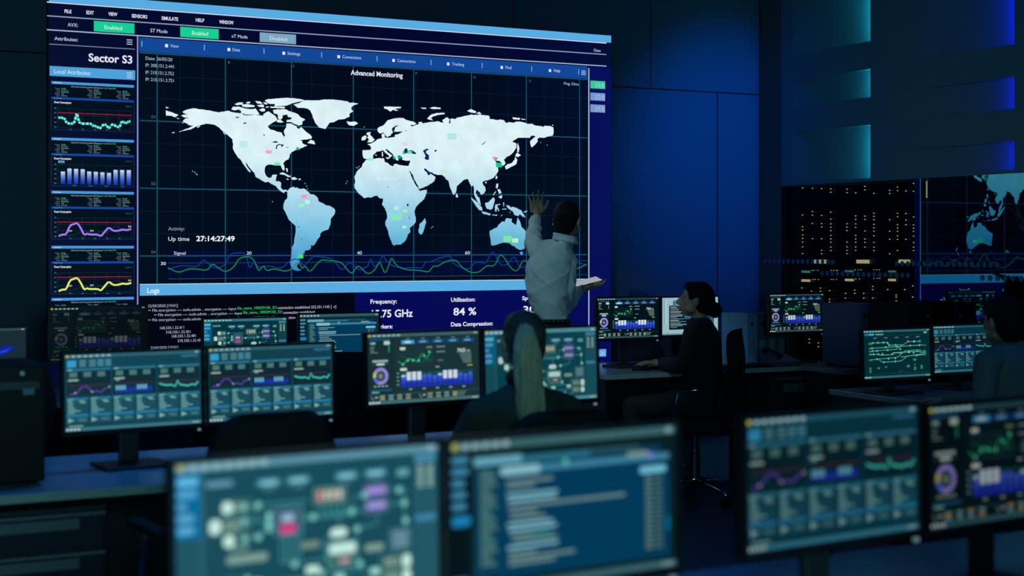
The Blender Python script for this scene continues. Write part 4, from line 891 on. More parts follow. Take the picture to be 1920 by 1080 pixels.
def pic_code(c, bg, dk, hi, k=1.0):
    """code editor window over a dark frame"""
    m = lambda col: tuple(q*k for q in col)
    c.rect(0, 0, 1, 1, bg, 0); toolbar(c, lerp(bg, hi, .6), 5, .06)
    c.rect(.0, .06, .08, .955, dk, .5)
    for q, w_ in enumerate((.07, .07, .055, .06, .06)): c.rrect(.008, .095+q*.075, .008+w_, .14+q*.075, m((60, 135, 170)), 2)
    c.rrect(.006, .475, .085, .55, m((25, 125, 180)), 2); c.rrect(.006, .88, .08, .945, m((20, 110, 160)), 2)
    c.rect(.10, .13, .93, .90, m((8, 62, 88)), 1); c.rect(.10, .11, .30, .165, m((100, 170, 190)), 2); c.rect(.30, .12, .60, .165, m((40, 110, 135)), 2); c.rect(.60, .115, .83, .15, m((35, 80, 90)), 2)
    for q in range(22): c.rrect(.125, .20+q*.029, .125+(.05, .065, .06, .07, .04)[q % 5], .215+q*.029, m((90, 135, 130) if q % 4 else (70, 140, 120)), 2)
    c.rect(.205, .195, .97, .92, m((0, 60, 92)), 2); c.rect(.205, .19, .97, .235, m((60, 130, 160)), 3); c.rrect(.21, .185, .38, .245, m((135, 190, 205)), 4)
    c.disc(.49, .19, .006, m((80, 190, 170)), 4); c.disc(.88, .20, .006, m((130, 120, 220)), 4); c.rrect(.77, .165, .87, .20, m((120, 150, 150)), 4)
    ln = [(.235, .29, .20), (.235, .325, .12), (.235, .38, .22), (.24, .415, .21), (.24, .455, .52), (.245, .495, .12), (.25, .535, .15), (.235, .575, .20), (.24, .61, .21), (.25, .65, .14), (.26, .685, .19), (.235, .725, .22), (.24, .765, .12), (.24, .80, .29), (.24, .835, .20)]
    for i, (a, b, w_) in enumerate(ln):
        c.rrect(a, b-.012, a+w_, b+.010, m((120, 180, 195) if i in (2, 3, 7, 8, 11) else (105, 140, 140)), 3)
    c.rrect(.345, .64, .43, .665, m((30, 130, 130)), 4)
    c.rrect(.83, .275, .955, .325, m((110, 190, 215)), 4); c.rect(.85, .335, .94, .88, m((5, 50, 66)), 3)
    for q in range(16): c.rrect(.855, .345+q*.033, .89, .362+q*.033, m((95, 135, 140)), 4); c.rrect(.90, .345+q*.033, .935, .362+q*.033, m((75, 115, 125)), 4)
    c.rect(.955, .64, .97, .74, m((0, 110, 150)), 4)
    taskbar(c, lerp(bg, hi, .6), m((160, 190, 190)))
def pic_desktop(c):
    """pale desktop with overlapping windows"""
    c.rect(0, 0, 1, 1, (150, 185, 195), 0); c.rect(0, .965, 1, 1, (90, 130, 145), 1)
    for q in range(9): c.rrect(.03, .05+q*.075, .065, .085+q*.075, (110, 150, 165), 1); c.rrect(.06, .05+q*.075, .09, .085+q*.075, (190, 215, 220), 1)
    c.rect(.20, .07, .93, .80, (40, 90, 105), 1); c.rect(.20, .07, .93, .10, (75, 150, 175), 2)
    for q in range(14): c.rrect(.22, .13+q*.045, .22+.2+.05*(q*5 % 7)/7, .145+q*.045, (140, 175, 175), 2)
    c.rect(.13, .20, .55, .86, (5, 22, 34), 3); c.rect(.13, .20, .55, .235, (70, 120, 140), 4)
    for q in range(15): c.rrect(.15, .26+q*.038, .15+.12+.22*((q*11) % 7)/7, .276+q*.038, (110, 140, 150) if q % 3 else (170, 190, 190), 4)
    c.rect(.38, .28, .86, .60, (16, 50, 62), 5); c.rect(.38, .28, .86, .31, (80, 165, 200), 6)
    for q in range(7): c.rrect(.40, .335+q*.036, .40+.16+.2*((q*5) % 6)/6, .35+q*.036, (70, 140, 180), 6)
    c.rect(.60, .12, .90, .26, (20, 70, 85), 3)
    for q in range(8): c.rrect(.62, .135+q*.016, .82-.02*(q % 3), .143+q*.016, (150, 185, 185), 4)
def pic_network(c, bg, hi):
    """line network diagram in green and teal"""
    c.rect(0, 0, 1, 1, bg, 0); toolbar(c, lerp(bg, hi, .5), 6)
    c.rect(.02, .065, .17, .105, (30, 110, 170), 2); c.rect(.09, .07, .16, .10, (60, 170, 225), 3); c.rrect(.185, .075, .30, .10, (100, 165, 140), 2); c.rrect(.91, .06, .96, .09, (120, 185, 160), 2)
    c.rect(.0, .115, 1, .118, (45, 90, 95), 1); c.rect(0, .91, 1, .913, (45, 100, 95), 1)
    for q in range(5): c.rrect(.15+q*.16, .15, .205+q*.16, .175, (60, 120, 105), 2)
    G, T = (70, 190, 150), (105, 185, 175)
    lines = [[(.14, .26), (.36, .26), (.40, .32), (.60, .32), (.66, .26), (.84, .26)], [(.10, .37), (.90, .34)], [(.10, .43), (.50, .41), (.58, .32)], [(.10, .49), (.20, .50), (.26, .52), (.40, .52), (.44, .49), (.82, .47), (.86, .50), (.92, .50)], [(.10, .61), (.50, .58), (.56, .52), (.62, .45), (.86, .44)], [(.22, .60), (.28, .67), (.56, .66), (.66, .56), (.90, .55)], [(.44, .48), (.90, .47)], [(.55, .58), (.90, .53)]]
    for i, l in enumerate(lines):
        c.line(l, .0024, T if i % 2 else G, 3)
    for a, b, col in ((.14, .26, G), (.22, .26, T), (.30, .26, T), (.36, .27, T), (.13, .37, T), (.33, .36, T), (.38, .32, G), (.48, .32, G), (.50, .355, T), (.67, .255, (200, 120, 130)), (.76, .26, (170, 215, 190)), (.85, .26, G), (.84, .345, T), (.70, .345, T), (.20, .43, T), (.36, .42, T), (.55, .41, T), (.22, .50, G), (.43, .51, T), (.55, .49, T), (.68, .48, (215, 220, 90)), (.80, .47, G), (.75, .50, T), (.20, .60, T), (.37, .60, T), (.47, .595, T), (.30, .67, T), (.47, .665, T), (.80, .555, T), (.28, .50, T), (.14, .43, G), (.15, .50, T)):
        c.disc(a, b, .0052, col, 5, 10)
    for a, b, w_, h_ in ((.08, .25, .05, .05), (.08, .36, .045, .03), (.08, .42, .045, .03), (.08, .48, .045, .04), (.08, .60, .05, .03), (.91, .335, .03, .03), (.90, .45, .04, .12), (.08, .77, .035, .03), (.08, .81, .035, .03), (.08, .85, .035, .03), (.20, .77, .04, .04), (.31, .76, .04, .025), (.64, .75, .05, .05), (.75, .74, .035, .02), (.75, .79, .035, .08), (.85, .76, .035, .09), (.74, .62, .05, .05)):
        c.rrect(a, b, a+w_, b+h_, (45, 125, 100), 3)
    c.rrect(.52, .87, .58, .885, (30, 85, 110), 3)
    taskbar(c, lerp(bg, hi, .55), (150, 200, 185))
def pic_terrain(c):
    c.rect(0, 0, 1, 1, (22, 38, 48), 0); toolbar(c, (45, 70, 80), 5)
    pts = [(.30, .60), (.42, .50), (.50, .52), (.60, .36), (.70, .40), (.78, .34), (.88, .36), (.93, .33), (.86, .42), (.80, .50), (.62, .58), (.45, .66), (.33, .70)]
    c.poly_w([c.xy(*p) for p in pts], (12, 30, 150), 2)
    c.poly_w([c.xy(*p) for p in [(.35, .62), (.55, .48), (.75, .44), (.85, .38), (.80, .46), (.60, .54), (.42, .65)]], (30, 60, 220), 3)
    for q in range(6): c.rrect(.12+q*.14, .78, .17+q*.14, .80, (70, 100, 105), 2); c.rrect(.12+q*.14, .84, .17+q*.14, .855, (60, 90, 95), 2)
    taskbar(c, (35, 55, 62), (80, 110, 115))

# ------------------------------------------------------------------ monitors
DZ = .74
def monitor(xl, xr, pyt, label, pic, Lw=.50, d=None, psi=0, desk=DZ, group='', tilt=2.0, hfac=None, leds=(150, 200, 200), stand=True):
    """outer left/right edge and top edge in photo px give its place on the desk; Lw is the real width"""
    a, b = (xl-CX)/F, (xr-CX)/F
    ux, ud = math.cos(TH+psi), math.sin(TH+psi)
    if d is None: d = Lw*(ux-b*ud)/(b-a)
    z_top = CAMH+(HY-pyt)/F*d
    X, Y = cam2room(a*d, d)
    cx, cy = X+Lw/2*math.cos(psi), Y+Lw/2*math.sin(psi)
    r = empty('monitor', (cx, cy, desk), psi, label, 'monitor', group)
    hfac = hfac or (.565 if psi else .578)
    H = Lw*hfac; zt = z_top-desk; zb = zt-H
    T = Matrix.Translation((0, 0, zb+H/2)) @ Matrix.Rotation(R(-tilt), 4, 'X') @ Matrix.Translation((0, 0, -H/2))
    bz, bb = .0095, .016
    w2_ = Lw/2
    # front bezel ring
    bm = bmesh.new()
    box(bm, -w2_, w2_, -.004, .012, H-bz, H, M=T); box(bm, -w2_, w2_, -.004, .012, 0, bb, M=T)
    box(bm, -w2_, -w2_+bz, -.004, .012, bb, H-bz, M=T); box(bm, w2_-bz, w2_, -.004, .012, bb, H-bz, M=T)
    bm_done(bm, 'bezel', M_BEZEL, r)
    bm = bmesh.new(); box(bm, -w2_+.001, w2_-.001, .0121, .030, .001, H-.001, bev=.006, M=T); box(bm, -w2_*.55, w2_*.55, .031, .05, H*.18, H*.78, bev=.012, M=T)
    bm_done(bm, 'back_shell', M_BLACK, r)
    cv = Canvas(Lw-2*bz, H-bz-bb, .00008)
    pic(cv)
    s = cv.build('display', [M_CANVAS], r)
    s.matrix_local = T @ Matrix.Translation((-w2_+bz, .0035, bb))
    bm = bmesh.new(); M2 = T @ Matrix.Translation((w2_-.017, .004, -.0065)) @ Matrix.Rotation(PI/2, 4, 'X')
    bmesh.ops.create_cone(bm, cap_ends=True, segments=16, radius1=.0052, radius2=.0052, depth=.010, matrix=M2)
    bm_done(bm, 'power_button', M_BTN, r)
    if stand:
        zc = zb+H*.45
        bm = bmesh.new(); box(bm, -.035, .035, .052, .075, .012, zc+.05, bev=.006); bm_done(bm, 'stand_column', M_STAND, r)
        bm = bmesh.new(); box(bm, -.04, .04, .046, .060, zc-.05, zc+.05, bev=.004); bm_done(bm, 'tilt_bracket', M_BLACK, r)
        bm = bmesh.new(); box(bm, -.12, .12, -.07, .12, .0005, .0125, bev=.004); bm_done(bm, 'stand_base', M_STAND, r)
    return r, d, (cx, cy)
M_BTN = mat('button_ring', (.5, .6, .62), .3, .4, emis=(.35, .6, .7), estr=.25, noise=.05)
BGF, DKF, HIF = (24, 70, 84), (16, 44, 54), (105, 165, 185)
G1, G2, G3, G4 = 'monitors on the front desks', 'monitors on the middle desk', 'monitors on the rear left desk', 'monitors on the far desk'
monitor(318, 832, 862, 'nearest monitor, blurred teal screen with a block diagram and a pink square', lambda c: pic_schema(c, (22, 74, 88), DKF, (110, 165, 185)), group=G1, tilt=1, psi=R(5))
monitor(836, 1276, 822, 'near monitor beside the block diagram one, showing a blue code window', lambda c: pic_code(c, (8, 30, 34), (4, 18, 22), (85, 140, 150), .95), group=G1, tilt=1, psi=R(5))
m3, d3, c3 = monitor(1393, 1729, 780, 'near right monitor with three charts above six teal tables', lambda c: pic_attr(c, (6, 44, 56), (4, 28, 36), (60, 130, 150), .68), group=G1, tilt=1, psi=R(5))
# its neighbour: same line, 2 cm to the right
X3, Y3 = c3
def to_px(X, Y): 
    xc, dd = X*CT-Y*ST, X*ST+Y*CT
    return CX+F*xc/dd, dd
pxl, dd = to_px(X3+.262*math.cos(R(5)), Y3+.262*math.sin(R(5)))
monitor(pxl, 0, 758, 'near monitor at the right edge with a donut chart and blue bars on black', lambda c: pic_dash(c, (3, 16, 22), (3, 14, 20), (50, 100, 110), .62), d=dd, group=G1, tilt=1, psi=R(5))
monitor(116, 382, 661, 'leftmost middle desk monitor with charts and six tables, standing beside the black tower', lambda c: pic_attr(c, (18, 66, 80), (14, 44, 56), (90, 150, 170), .9), group=G2, psi=R(5))
monitor(386, 628, 649, 'middle desk monitor with charts and tables, partly hidden by an empty chair back', lambda c: pic_attr(c, (18, 62, 76), (13, 40, 52), (85, 145, 165), .9), group=G2, psi=R(5))
monitor(685, 903, 623, 'middle desk monitor with a lilac donut chart, left of the ponytailed woman', lambda c: pic_dash(c, (24, 50, 54), (22, 46, 50), (100, 150, 160), .92), group=G2, psi=R(5))
monitor(905, 1123, 616, 'middle desk monitor with a block diagram, half hidden behind the ponytailed woman', lambda c: pic_schema(c, (10, 62, 74), DKF, (95, 150, 165), .85), group=G2, psi=R(5))
monitor(1617, 1747, 617, 'monitor on the right desk with a green network line diagram', lambda c: pic_network(c, (4, 40, 48), (80, 150, 150)), Lw=.465, group='monitors on the right desk')
monitor(1748, 1886, 609, 'monitor on the right desk with charts and tables, partly behind the dark-haired operator', lambda c: pic_attr(c, (5, 48, 62), (4, 26, 36), (70, 140, 160), .72), Lw=.465, d=7.93, group='monitors on the right desk')
monitor(90, 278, 574, 'dim rear desk monitor with a faint donut and small blue bars below the video wall', lambda c: pic_dash(c, (3, 9, 14), (3, 9, 14), (12, 30, 36), .30), group=G3)
monitor(379, 541, 596, 'rear desk monitor showing a teal block diagram, below the log text', lambda c: pic_schema(c, (6, 50, 62), DKF, (70, 130, 145), .9), group=G3)
monitor(559, 714, 587, 'rear desk monitor showing a blue code window, behind an empty chair', lambda c: pic_code(c, (12, 40, 48), (6, 26, 32), (70, 120, 135), .95), group=G3)
monitor(-140, 52, 616, 'rear desk monitor at the left edge showing a blue terrain surface', pic_terrain, d=7.64, group=G3)
monitor(1117, 1237.5, 557, 'far desk monitor left of the seated woman, black dashboard with donut and bars', lambda c: pic_dash(c, (4, 16, 24), (4, 18, 26), (80, 120, 125), .95), Lw=.475, group=G4, tilt=0)
monitor(1239, 1365, 556, 'far desk monitor with a pale desktop behind the seated woman', pic_desktop, Lw=.475, d=10.08, group=G4, tilt=0)
monitor(1441, 1547, 550, 'far desk monitor near the glass, black dashboard with donut and bars, beside the binders', lambda c: pic_dash(c, (4, 16, 24), (4, 18, 26), (80, 120, 125), .85), Lw=.465, group=G4, tilt=0)

# ------------------------------------------------------------------ desks and drawers
def desk(x0, x1, y0, y1, label, legs=True, panel_back=True):
    r = empty('desk', ((x0+x1)/2, (y0+y1)/2, 0), 0, label, 'desk')
    hw, hd = (x1-x0)/2, (y1-y0)/2
    obj_box('desktop', M_DESK, (-hw, hw, -hd, hd, DZ-.028, DZ), r, bev=.003)
    obj_box('front_edge', M_DESKEDGE, (-hw, hw, -hd-.003, -hd-.0002, DZ-.028, DZ-.001), r)
    for sx in (-1, 1):
        obj_box('side_panel', M_CAB, (sx*hw-.0125-sx*.0125, sx*hw+.0125-sx*.0125, -hd+.03, hd-.03, .001, DZ-.0285), r)
    if panel_back: obj_box('modesty_panel', M_CAB, (-hw+.026, hw-.026, hd-.10, hd-.08, .25, DZ-.0285), r)
    return r
desk(.02, 1.80, 1.95, 2.78, 'front desk under the two nearest monitors')
desk(1.86, 3.35, 2.05, 2.93, 'near right desk under the two blurred side monitors')
desk(.25, 3.10, 4.80, 5.60, 'long middle desk with a pale edge carrying four monitors and the black tower')
desk(.2, 3.72, 7.55, 8.38, 'long rear left desk in front of the video wall')
desk(4.66, 6.51, 7.60, 8.46, 'far desk along the dark wall with binders and three monitors')
desk(6.12, 6.51, 7.22, 7.59, 'short return desk along the glass carrying the dark blue computer tower')
desk(5.25, 6.52, 5.55, 6.30, 'right desk beside the glass carrying two monitors')
def drawer_unit(cx, y, label, w=.42, n=3, group='drawer units'):
    r = empty('drawer_unit', (cx, y+.27, 0), 0, label, 'drawer unit', group)
    obj_box('cabinet_body', M_CAB, (-w/2, w/2, -.25, .25, .04, DZ-.06), r, bev=.003)
    h = (DZ-.06-.06)/n
    for k in range(n):
        z0 = .055+k*h
        d_ = obj_box('drawer', M_DRAWER, (-w/2+.006, w/2-.006, -.266, -.2505, z0, z0+h-.010), r, bev=.003)
        obj_box('handle', M_HANDLE, (-w*.36, w*.30, -.2695, -.2665, z0+h*.50, z0+h*.76), d_)
        obj_box('drawer_lip', M_HANDLE, (-w/2+.006, w/2-.006, -.2695, -.2665, z0+h-.022, z0+h-.012), d_)
    for sx in (-1, 1):
        for sy in (-1, 1):
            bm = bmesh.new(); cyl(bm, (sx*w*.4-.01, sy*.2, .0205), (sx*w*.4+.01, sy*.2, .0205), .0195, n=14); bm_done(bm, 'caster', M_BLACK, r)
    return r
drawer_unit(.90, 4.83, 'drawer unit under the middle desk at the lower left corner', w=.44, n=5)
drawer_unit(2.0, 7.60, 'drawer unit under the rear left desk, seen below the leftmost middle monitor')
drawer_unit(6.20, 7.66, 'drawer unit under the far desk near the glass', w=.5)

# ------------------------------------------------------------------ computers, binders, small things
def tower(loc, w, d_, h, m, label, front='plain', rz=0, name='computer_tower', cat='computer'):
    r = empty(name, loc, rz, label, cat)
    obj_box('case', m, (-w/2, w/2, -d_/2, d_/2, .012, h), r, bev=.006)
    obj_box('front_panel', m if m == M_BLUEBOX or 'dark blue' in label else M_BLACK, (-w/2+.006, w/2-.006, -d_/2-.008, -d_/2-.0002, .016, h-.006), r, bev=.003)
    obj_box('drive_slot', M_STAND, (-w/2+.02, w/2-.02, -d_/2-.010, -d_/2-.0082, h*.80, h*.86), r)
    bm = bmesh.new(); cyl(bm, (w*.2, -d_/2-.010, h*.93), (w*.2, -d_/2-.0082, h*.93), .007, n=14); bm_done(bm, 'power_button', M_BTN if front == 'lit' else M_GREYMET, r)
    for sx in (-1, 1):
        for sy in (-1, 1): obj_box('foot', M_BLACK, (sx*w*.35-.012, sx*w*.35+.012, sy*d_*.38-.015, sy*d_*.38+.015, .0005, .012), r)
    return r
pt = P_y(8, 900, 4.98)
t_ = tower((pt.x, 5.10, DZ), .24, .30, .385, M_BLACK, 'large black computer tower standing on the left end of the middle desk')
obj_box('sticker', M_LABEL, (.05, .085, -.1605, -.159, .29, .31), t_)
pt = P_y(1588, 680, 8.12)
tower((6.385, 7.42, DZ), .21, .36, .40, mat('tower_blue', (.06, .13, .28), .4, noise=.1), 'dark blue computer tower on the far desk near the glass')
tower((6.38, 6.98, 0), .20, .34, 1.16, M_BLACK, 'tall black equipment cabinet on the floor against the glass, behind the right desk', name='equipment_cabinet', cat='cabinet')
tower((5.62, 8.05, 0), .22, .42, .42, M_BLUEBOX, 'pale blue computer tower on the floor under the far desk')
tower((1.62, 8.0, 0), .2, .40, .40, M_BLUEBOX, 'pale computer tower on the floor under the rear left desk')
tower((2.42, 8.0, 0), .2, .40, .40, M_BINDER, 'grey computer tower under the rear left desk beside the drawer unit')
# binders on the far desk
def binder(x, y, label, w=.078, h=.315, z=DZ, group='lever arch files on the far desk'):
    r = empty('lever_arch_file', (x, y, z), 0, label, 'binder', group)
    bm = bmesh.new(); box(bm, -w/2, -w/2+.004, -.14, .14, .0008, h); box(bm, w/2-.004, w/2, -.14, .14, .0008, h); box(bm, -w/2, w/2, -.144, -.14, .0008, h)
    bm_done(bm, 'cover', M_BLUEBOX if 'leftmost' in label else M_BINDER, r)  # leftmost cover paler blue: screen light put into its colour
    obj_box('paper_block', M_LABEL, (-w/2+.008, w/2-.008, -.12, .13, .004, h-.015), r)
    obj_box('spine_label', M_LABEL, (-w*.3, w*.3, -.1455, -.1442, h*.12, h*.45), r)
    bm = bmesh.new(); cyl(bm, (0, -.1462, h*.78), (0, -.1442, h*.78), .011, n=16); bm_done(bm, 'finger_hole', M_BLACK, r)
    return r
bx = P_y(1403, 670, 8.06).x
for k, q in enumerate(('leftmost lever arch file on the far desk, its cover tinted paler for the blue screen light', 'lever arch file on the far desk, second from the left', 'lever arch file on the far desk, second from the right', 'rightmost lever arch file on the far desk, nearest the lit monitor')):
    binder(bx+k*.0805, 8.16, q)
def keyboard(x, y, label, rz=0):
    r = empty('keyboard', (x, y, DZ), rz, label, 'keyboard', 'keyboards')
    obj_box('base', M_BLACK, (-.22, .22, -.07, .07, .0005, .014), r, bev=.003)
    bm = bmesh.new()
    for j in range(5):
        for i in range(15): box(bm, -.21+i*.0282, -.187+i*.0282, -.06+j*.0245, -.040+j*.0245, .0142, .020)
    bm_done(bm, 'keys', M_STAND, r)
    return r
def mouse(x, y, label, rz=0):
    r = empty('computer_mouse', (x, y, DZ), rz, label, 'mouse', 'mice')
    bm = bmesh.new(); sph(bm, (0, 0, .0), (.031, .055, .034), 10)
    for v in bm.verts: v.co.z = max(v.co.z, .001)
    bm_done(bm, 'shell', M_BLACK, r, smooth=True)
    bm = bmesh.new(); cyl(bm, (-.004, .03, .031), (.004, .03, .031), .008, n=12); bm_done(bm, 'scroll_wheel', M_STAND, r)
    return r
keyboard(5.70, 7.70, 'black keyboard on the far desk in front of the monitor near the glass', 0)
keyboard(5.32, 7.86, 'black keyboard on the far desk in front of the pale desktop monitor', 0)
keyboard(2.0, 4.98, 'black keyboard on the middle desk between two monitor stands')
keyboard(2.72, 4.95, 'black keyboard on the middle desk before the ponytailed woman')

r = empty('desk_phone', (6.02, 7.69, DZ), 0, 'dark blue desk phone on the far desk before the tower', 'phone')
bm = bmesh.new(); vs = box(bm, -.09, .09, -.09, .09, .0005, .03)
for v in vs:
    if v.co.y > 0 and v.co.z > .02: v.co.z = .075
bm_done(bm, 'base', mat('phone_body', (.07, .10, .16), .5, noise=.1), r)
bm = bmesh.new(); tube(bm, [(-.07, -.08, .062), (-.07, -.04, .085), (-.07, .04, .105), (-.07, .08, .098)], [.022, .013, .013, .022], 10); bm_done(bm, 'handset', M_BLACK, r, smooth=True)
# ================================================================== OFFICE CHAIRS
def office_chair(loc, rz, label, seat_z=.47, back_w=.44, back_top=.98, frame=M_CHROME, group='office chairs', arms=True, shape='pad'):
    r = empty('office_chair', loc, rz, label, 'chair', group)
    bm = bmesh.new(); box(bm, -.235, .235, -.22, .24, seat_z-.06, seat_z, bev=.028); bm_done(bm, 'seat', M_CHAIR, r, smooth=True)
    bm = bmesh.new(); bmesh.ops.create_grid(bm, x_segments=12, y_segments=12, size=.5)
    bh = back_top-seat_z-.08
    for v in bm.verts:
        u, w = v.co.x*2, v.co.y+.5
        sq = 1-.10*abs(w-.45)**1.5*2
        if w > .8: sq *= math.sqrt(max(0, 1-((w-.8)/.2)**2*.35))
        x = u*back_w/2*sq
        zz = seat_z+.08+w*bh - (abs(u)**6)*.03*(1 if w > .5 else -1)
        v.co = Vector((x, -.23-.05*w+.06*(u*u-.3)*.8+.02*math.cos(w*6), zz))
    bmesh.ops.solidify(bm, geom=bm.faces, thickness=.035)
    bm_done(bm, 'backrest', M_CHAIR, r, smooth=True)
    bm = bmesh.new(); tube(bm, [(0, -.05, seat_z-.075), (0, -.26, seat_z-.07), (0, -.305, seat_z+.02), (0, -.30, seat_z+.25)], .017, 8); bm_done(bm, 'back_support', M_BLACK, r, smooth=True)
    if arms:
        for s in (-1, 1):
            bm = bmesh.new(); tube(bm, [(s*.235, .08, seat_z-.06), (s*.285, .08, seat_z-.04), (s*.29, .02, seat_z+.19), (s*.29, -.14, seat_z+.21)], .011, 8)
            a_ = bm_done(bm, 'armrest', frame, r, smooth=True)
            obj_box('arm_pad', M_CHAIR, (s*.29-.025, s*.29+.025, -.16, .12, seat_z+.205, seat_z+.23), a_, bev=.008)
    bm = bmesh.new(); cyl(bm, (0, 0, .12), (0, 0, .30), .028, n=16); cyl(bm, (0, 0, .30), (0, 0, seat_z-.062), .018, n=16); bm_done(bm, 'gas_column', frame, r)
    for k in range(5):
        a = 2*PI*k/5+.3; c_, s_ = math.cos(a), math.sin(a)
        bm = bmesh.new(); tube(bm, [(0, 0, .115), (c_*.12, s_*.12, .112), (c_*.24, s_*.24, .088), (c_*.285, s_*.285, .066)], [.026, .022, .016, .012], 8)
        lg = bm_done(bm, 'base_leg', frame, r, smooth=True)
        bm = bmesh.new()
        for t in (-.016, .016): cyl(bm, (c_*.285-s_*(t-.009), s_*.285+c_*(t-.009), .0285), (c_*.285-s_*(t+.009), s_*.285+c_*(t+.009), .0285), .0275, n=16)
        bm_done(bm, 'caster', M_BLACK, lg)
    return r
office_chair((1.41, 4.37, 0), R(4), 'empty black office chair in front of the second middle desk monitor', back_top=1.03, back_w=.42)
office_chair((2.55, 4.62, 0), R(-4), 'black office chair under the ponytailed woman', back_top=.955, back_w=.43)
office_chair((2.93, 7.18, 0), R(-30), 'empty black office chair at the rear left desk between two middle monitors', back_w=.40)
office_chair((1.05, 6.9, 0), R(50), 'empty black office chair beside the black tower at the left', back_top=1.0)
office_chair((5.13, 7.36, 0), R(42), 'black office chair with chrome base under the seated woman at the far desk', back_top=1.02, seat_z=.48)
office_chair((5.42, 4.98, 0), R(5), 'black office chair under the dark-haired operator at the right', back_top=.93)
office_chair((3.15, 3.50, 0), R(20), 'black office chair with pale armrest behind the near right monitor', back_top=.80, frame=M_HANDLE)

# ================================================================== PEOPLE
def capsule(bm, p0, r0, p1, r1, n=10):
    """tapered rounded limb segment"""
    p0, p1 = Vector(p0), Vector(p1)
    b2 = bmesh.new(); sph(b2, p0, r0, n//2+2); sph(b2, p1, r1, n//2+2)
    h = bmesh.ops.convex_hull(b2, input=b2.verts)
    bmesh.ops.delete(b2, geom=[g for g in h['geom_interior']+h['geom_unused'] if isinstance(g, bmesh.types.BMVert) and g.is_valid], context='VERTS')
    me = bpy.data.meshes.new('tmp'); b2.to_mesh(me); b2.free(); bm.from_mesh(me); bpy.data.meshes.remove(me)
class Blob:
    """one continuous surface grown from overlapping rounded volumes"""
    def __init__(s): s.bm = bmesh.new()
    def e(s, c, r, rot=None, n=12): sph(s.bm, c, r, n, rot=rot); return s
    def c(s, p0, r0, p1, r1): capsule(s.bm, p0, r0, p1, r1); return s
    def loft(s, rings, n=28):   # [(centre, rx, ry)], bottom to top, closed ends
        V = [[s.bm.verts.new(Vector(c)+rot @ Vector((rx*math.cos(2*PI*k/n), ry*math.sin(2*PI*k/n), 0))) for k in range(n)] for c, rx, ry, rot in [(q[0], q[1], q[2], q[3] if len(q) > 3 else Matrix.Identity(3)) for q in rings]]
        for a, b in zip(V, V[1:]):
            for k in range(n): s.bm.faces.new((a[k], a[(k+1) % n], b[(k+1) % n], b[k]))
        s.bm.faces.new(V[0][::-1]); s.bm.faces.new(V[-1]); return s
    def chain(s, pts):   # [(p, r), ...]
        for (a, ra), (b, rb) in zip(pts, pts[1:]): s.c(a, ra, b, rb)
        return s
    def build(s, name, m, parent, voxel=.007, smooth=4, disp=None):
        me = bpy.data.meshes.new(name); s.bm.to_mesh(me); s.bm.free()
        o = bpy.data.objects.new('tmp', me); COL.objects.link(o)
        md = o.modifiers.new('r', 'REMESH'); md.mode = 'VOXEL'; md.voxel_size = voxel
        ms = o.modifiers.new('s', 'SMOOTH'); ms.factor = .5; ms.iterations = smooth
        dg = bpy.context.evaluated_depsgraph_get(); dg.update()
        m2 = bpy.data.meshes.new_from_object(o.evaluated_get(dg)); m2.name = name
        bpy.data.objects.remove(o); bpy.data.meshes.remove(me)
        if disp:
            nn = [v.normal.copy() for v in m2.vertices]; cs = [v.co.copy() for v in m2.vertices]; out = []
            for n_, c_ in zip(nn, cs): out += list(c_+n_*disp(c_))
            m2.vertices.foreach_set('co', out); m2.update()
        m2.materials.clear(); m2.materials.append(m)
        for p in m2.polygons: p.use_smooth = True
        o = bpy.data.objects.new(name, m2); COL.objects.link(o); o.parent = parent
        return o
from mathutils import noise as mno
def folds(amp, sc=(9, 9, 4), off=0):
    def f(co):
        q = Vector((co.x*sc[0]+off, co.y*sc[1], co.z*sc[2]+co.x*3))
        n = mno.noise(q); return amp*(1-abs(n)*2.2)*.6 + amp*.4*mno.noise(q*2.3)
    return f
def head(bl, hc, q, s=1.0, female=False):
    """adds skull, face, ears to the body blob; q rotates the head frame (x right, y forward, z up)"""
    T = lambda x, y, z: Vector(hc)+q @ Vector((x*s, y*s, z*s))
    rm = q.to_matrix().to_4x4()
    bl.e(T(0, -.012, .02), (.073*s, .092*s, .092*s), rm); bl.e(T(0, .022, -.030), (.060*s, .068*s, .075*s), rm)
    bl.e(T(0, .048, -.082), (.034*s, .030*s, .022*s), rm); bl.e(T(0, .066, .022), (.050*s, .020*s, .014*s), rm)
    for k in (-1, 1):
        bl.e(T(k*.038, .058, -.015), (.020*s, .020*s, .016*s), rm); bl.e(T(k*.050, .020, -.060), (.020*s, .035*s, .022*s), rm)
        bl.e(T(k*.077, -.008, -.010), (.010*s, .020*s, .031*s), rm @ Matrix.Rotation(k*.25, 4, 'Z'))
        bl.e(T(k*.084, -.014, .004), (.006*s, .012*s, .018*s), rm)
    bl.c(T(0, .082, .012), .009*s, T(0, .108, -.028), .0125*s); bl.e(T(0, .096, -.034), (.017*s, .013*s, .008*s), rm)
    bl.e(T(0, .086, -.054), (.022*s, .010*s, .0062*s), rm); bl.e(T(0, .084, -.066), (.019*s, .010*s, .007*s), rm)
def eyes(parent, hc, q, s=1.0):
    for k in (-1, 1):
        bm = bmesh.new(); p = Vector(hc)+q @ Vector((k*.031*s, .0725*s, .004*s)); sph(bm, p, .0125*s, 10)
        e = bm_done(bm, 'eye', M_EYE, parent, smooth=True)
        bm = bmesh.new(); p = Vector(hc)+q @ Vector((k*.031*s, .0805*s, .004*s)); sph(bm, p, .0062*s, 8); bm_done(bm, 'iris', M_BLACK, e, smooth=True)
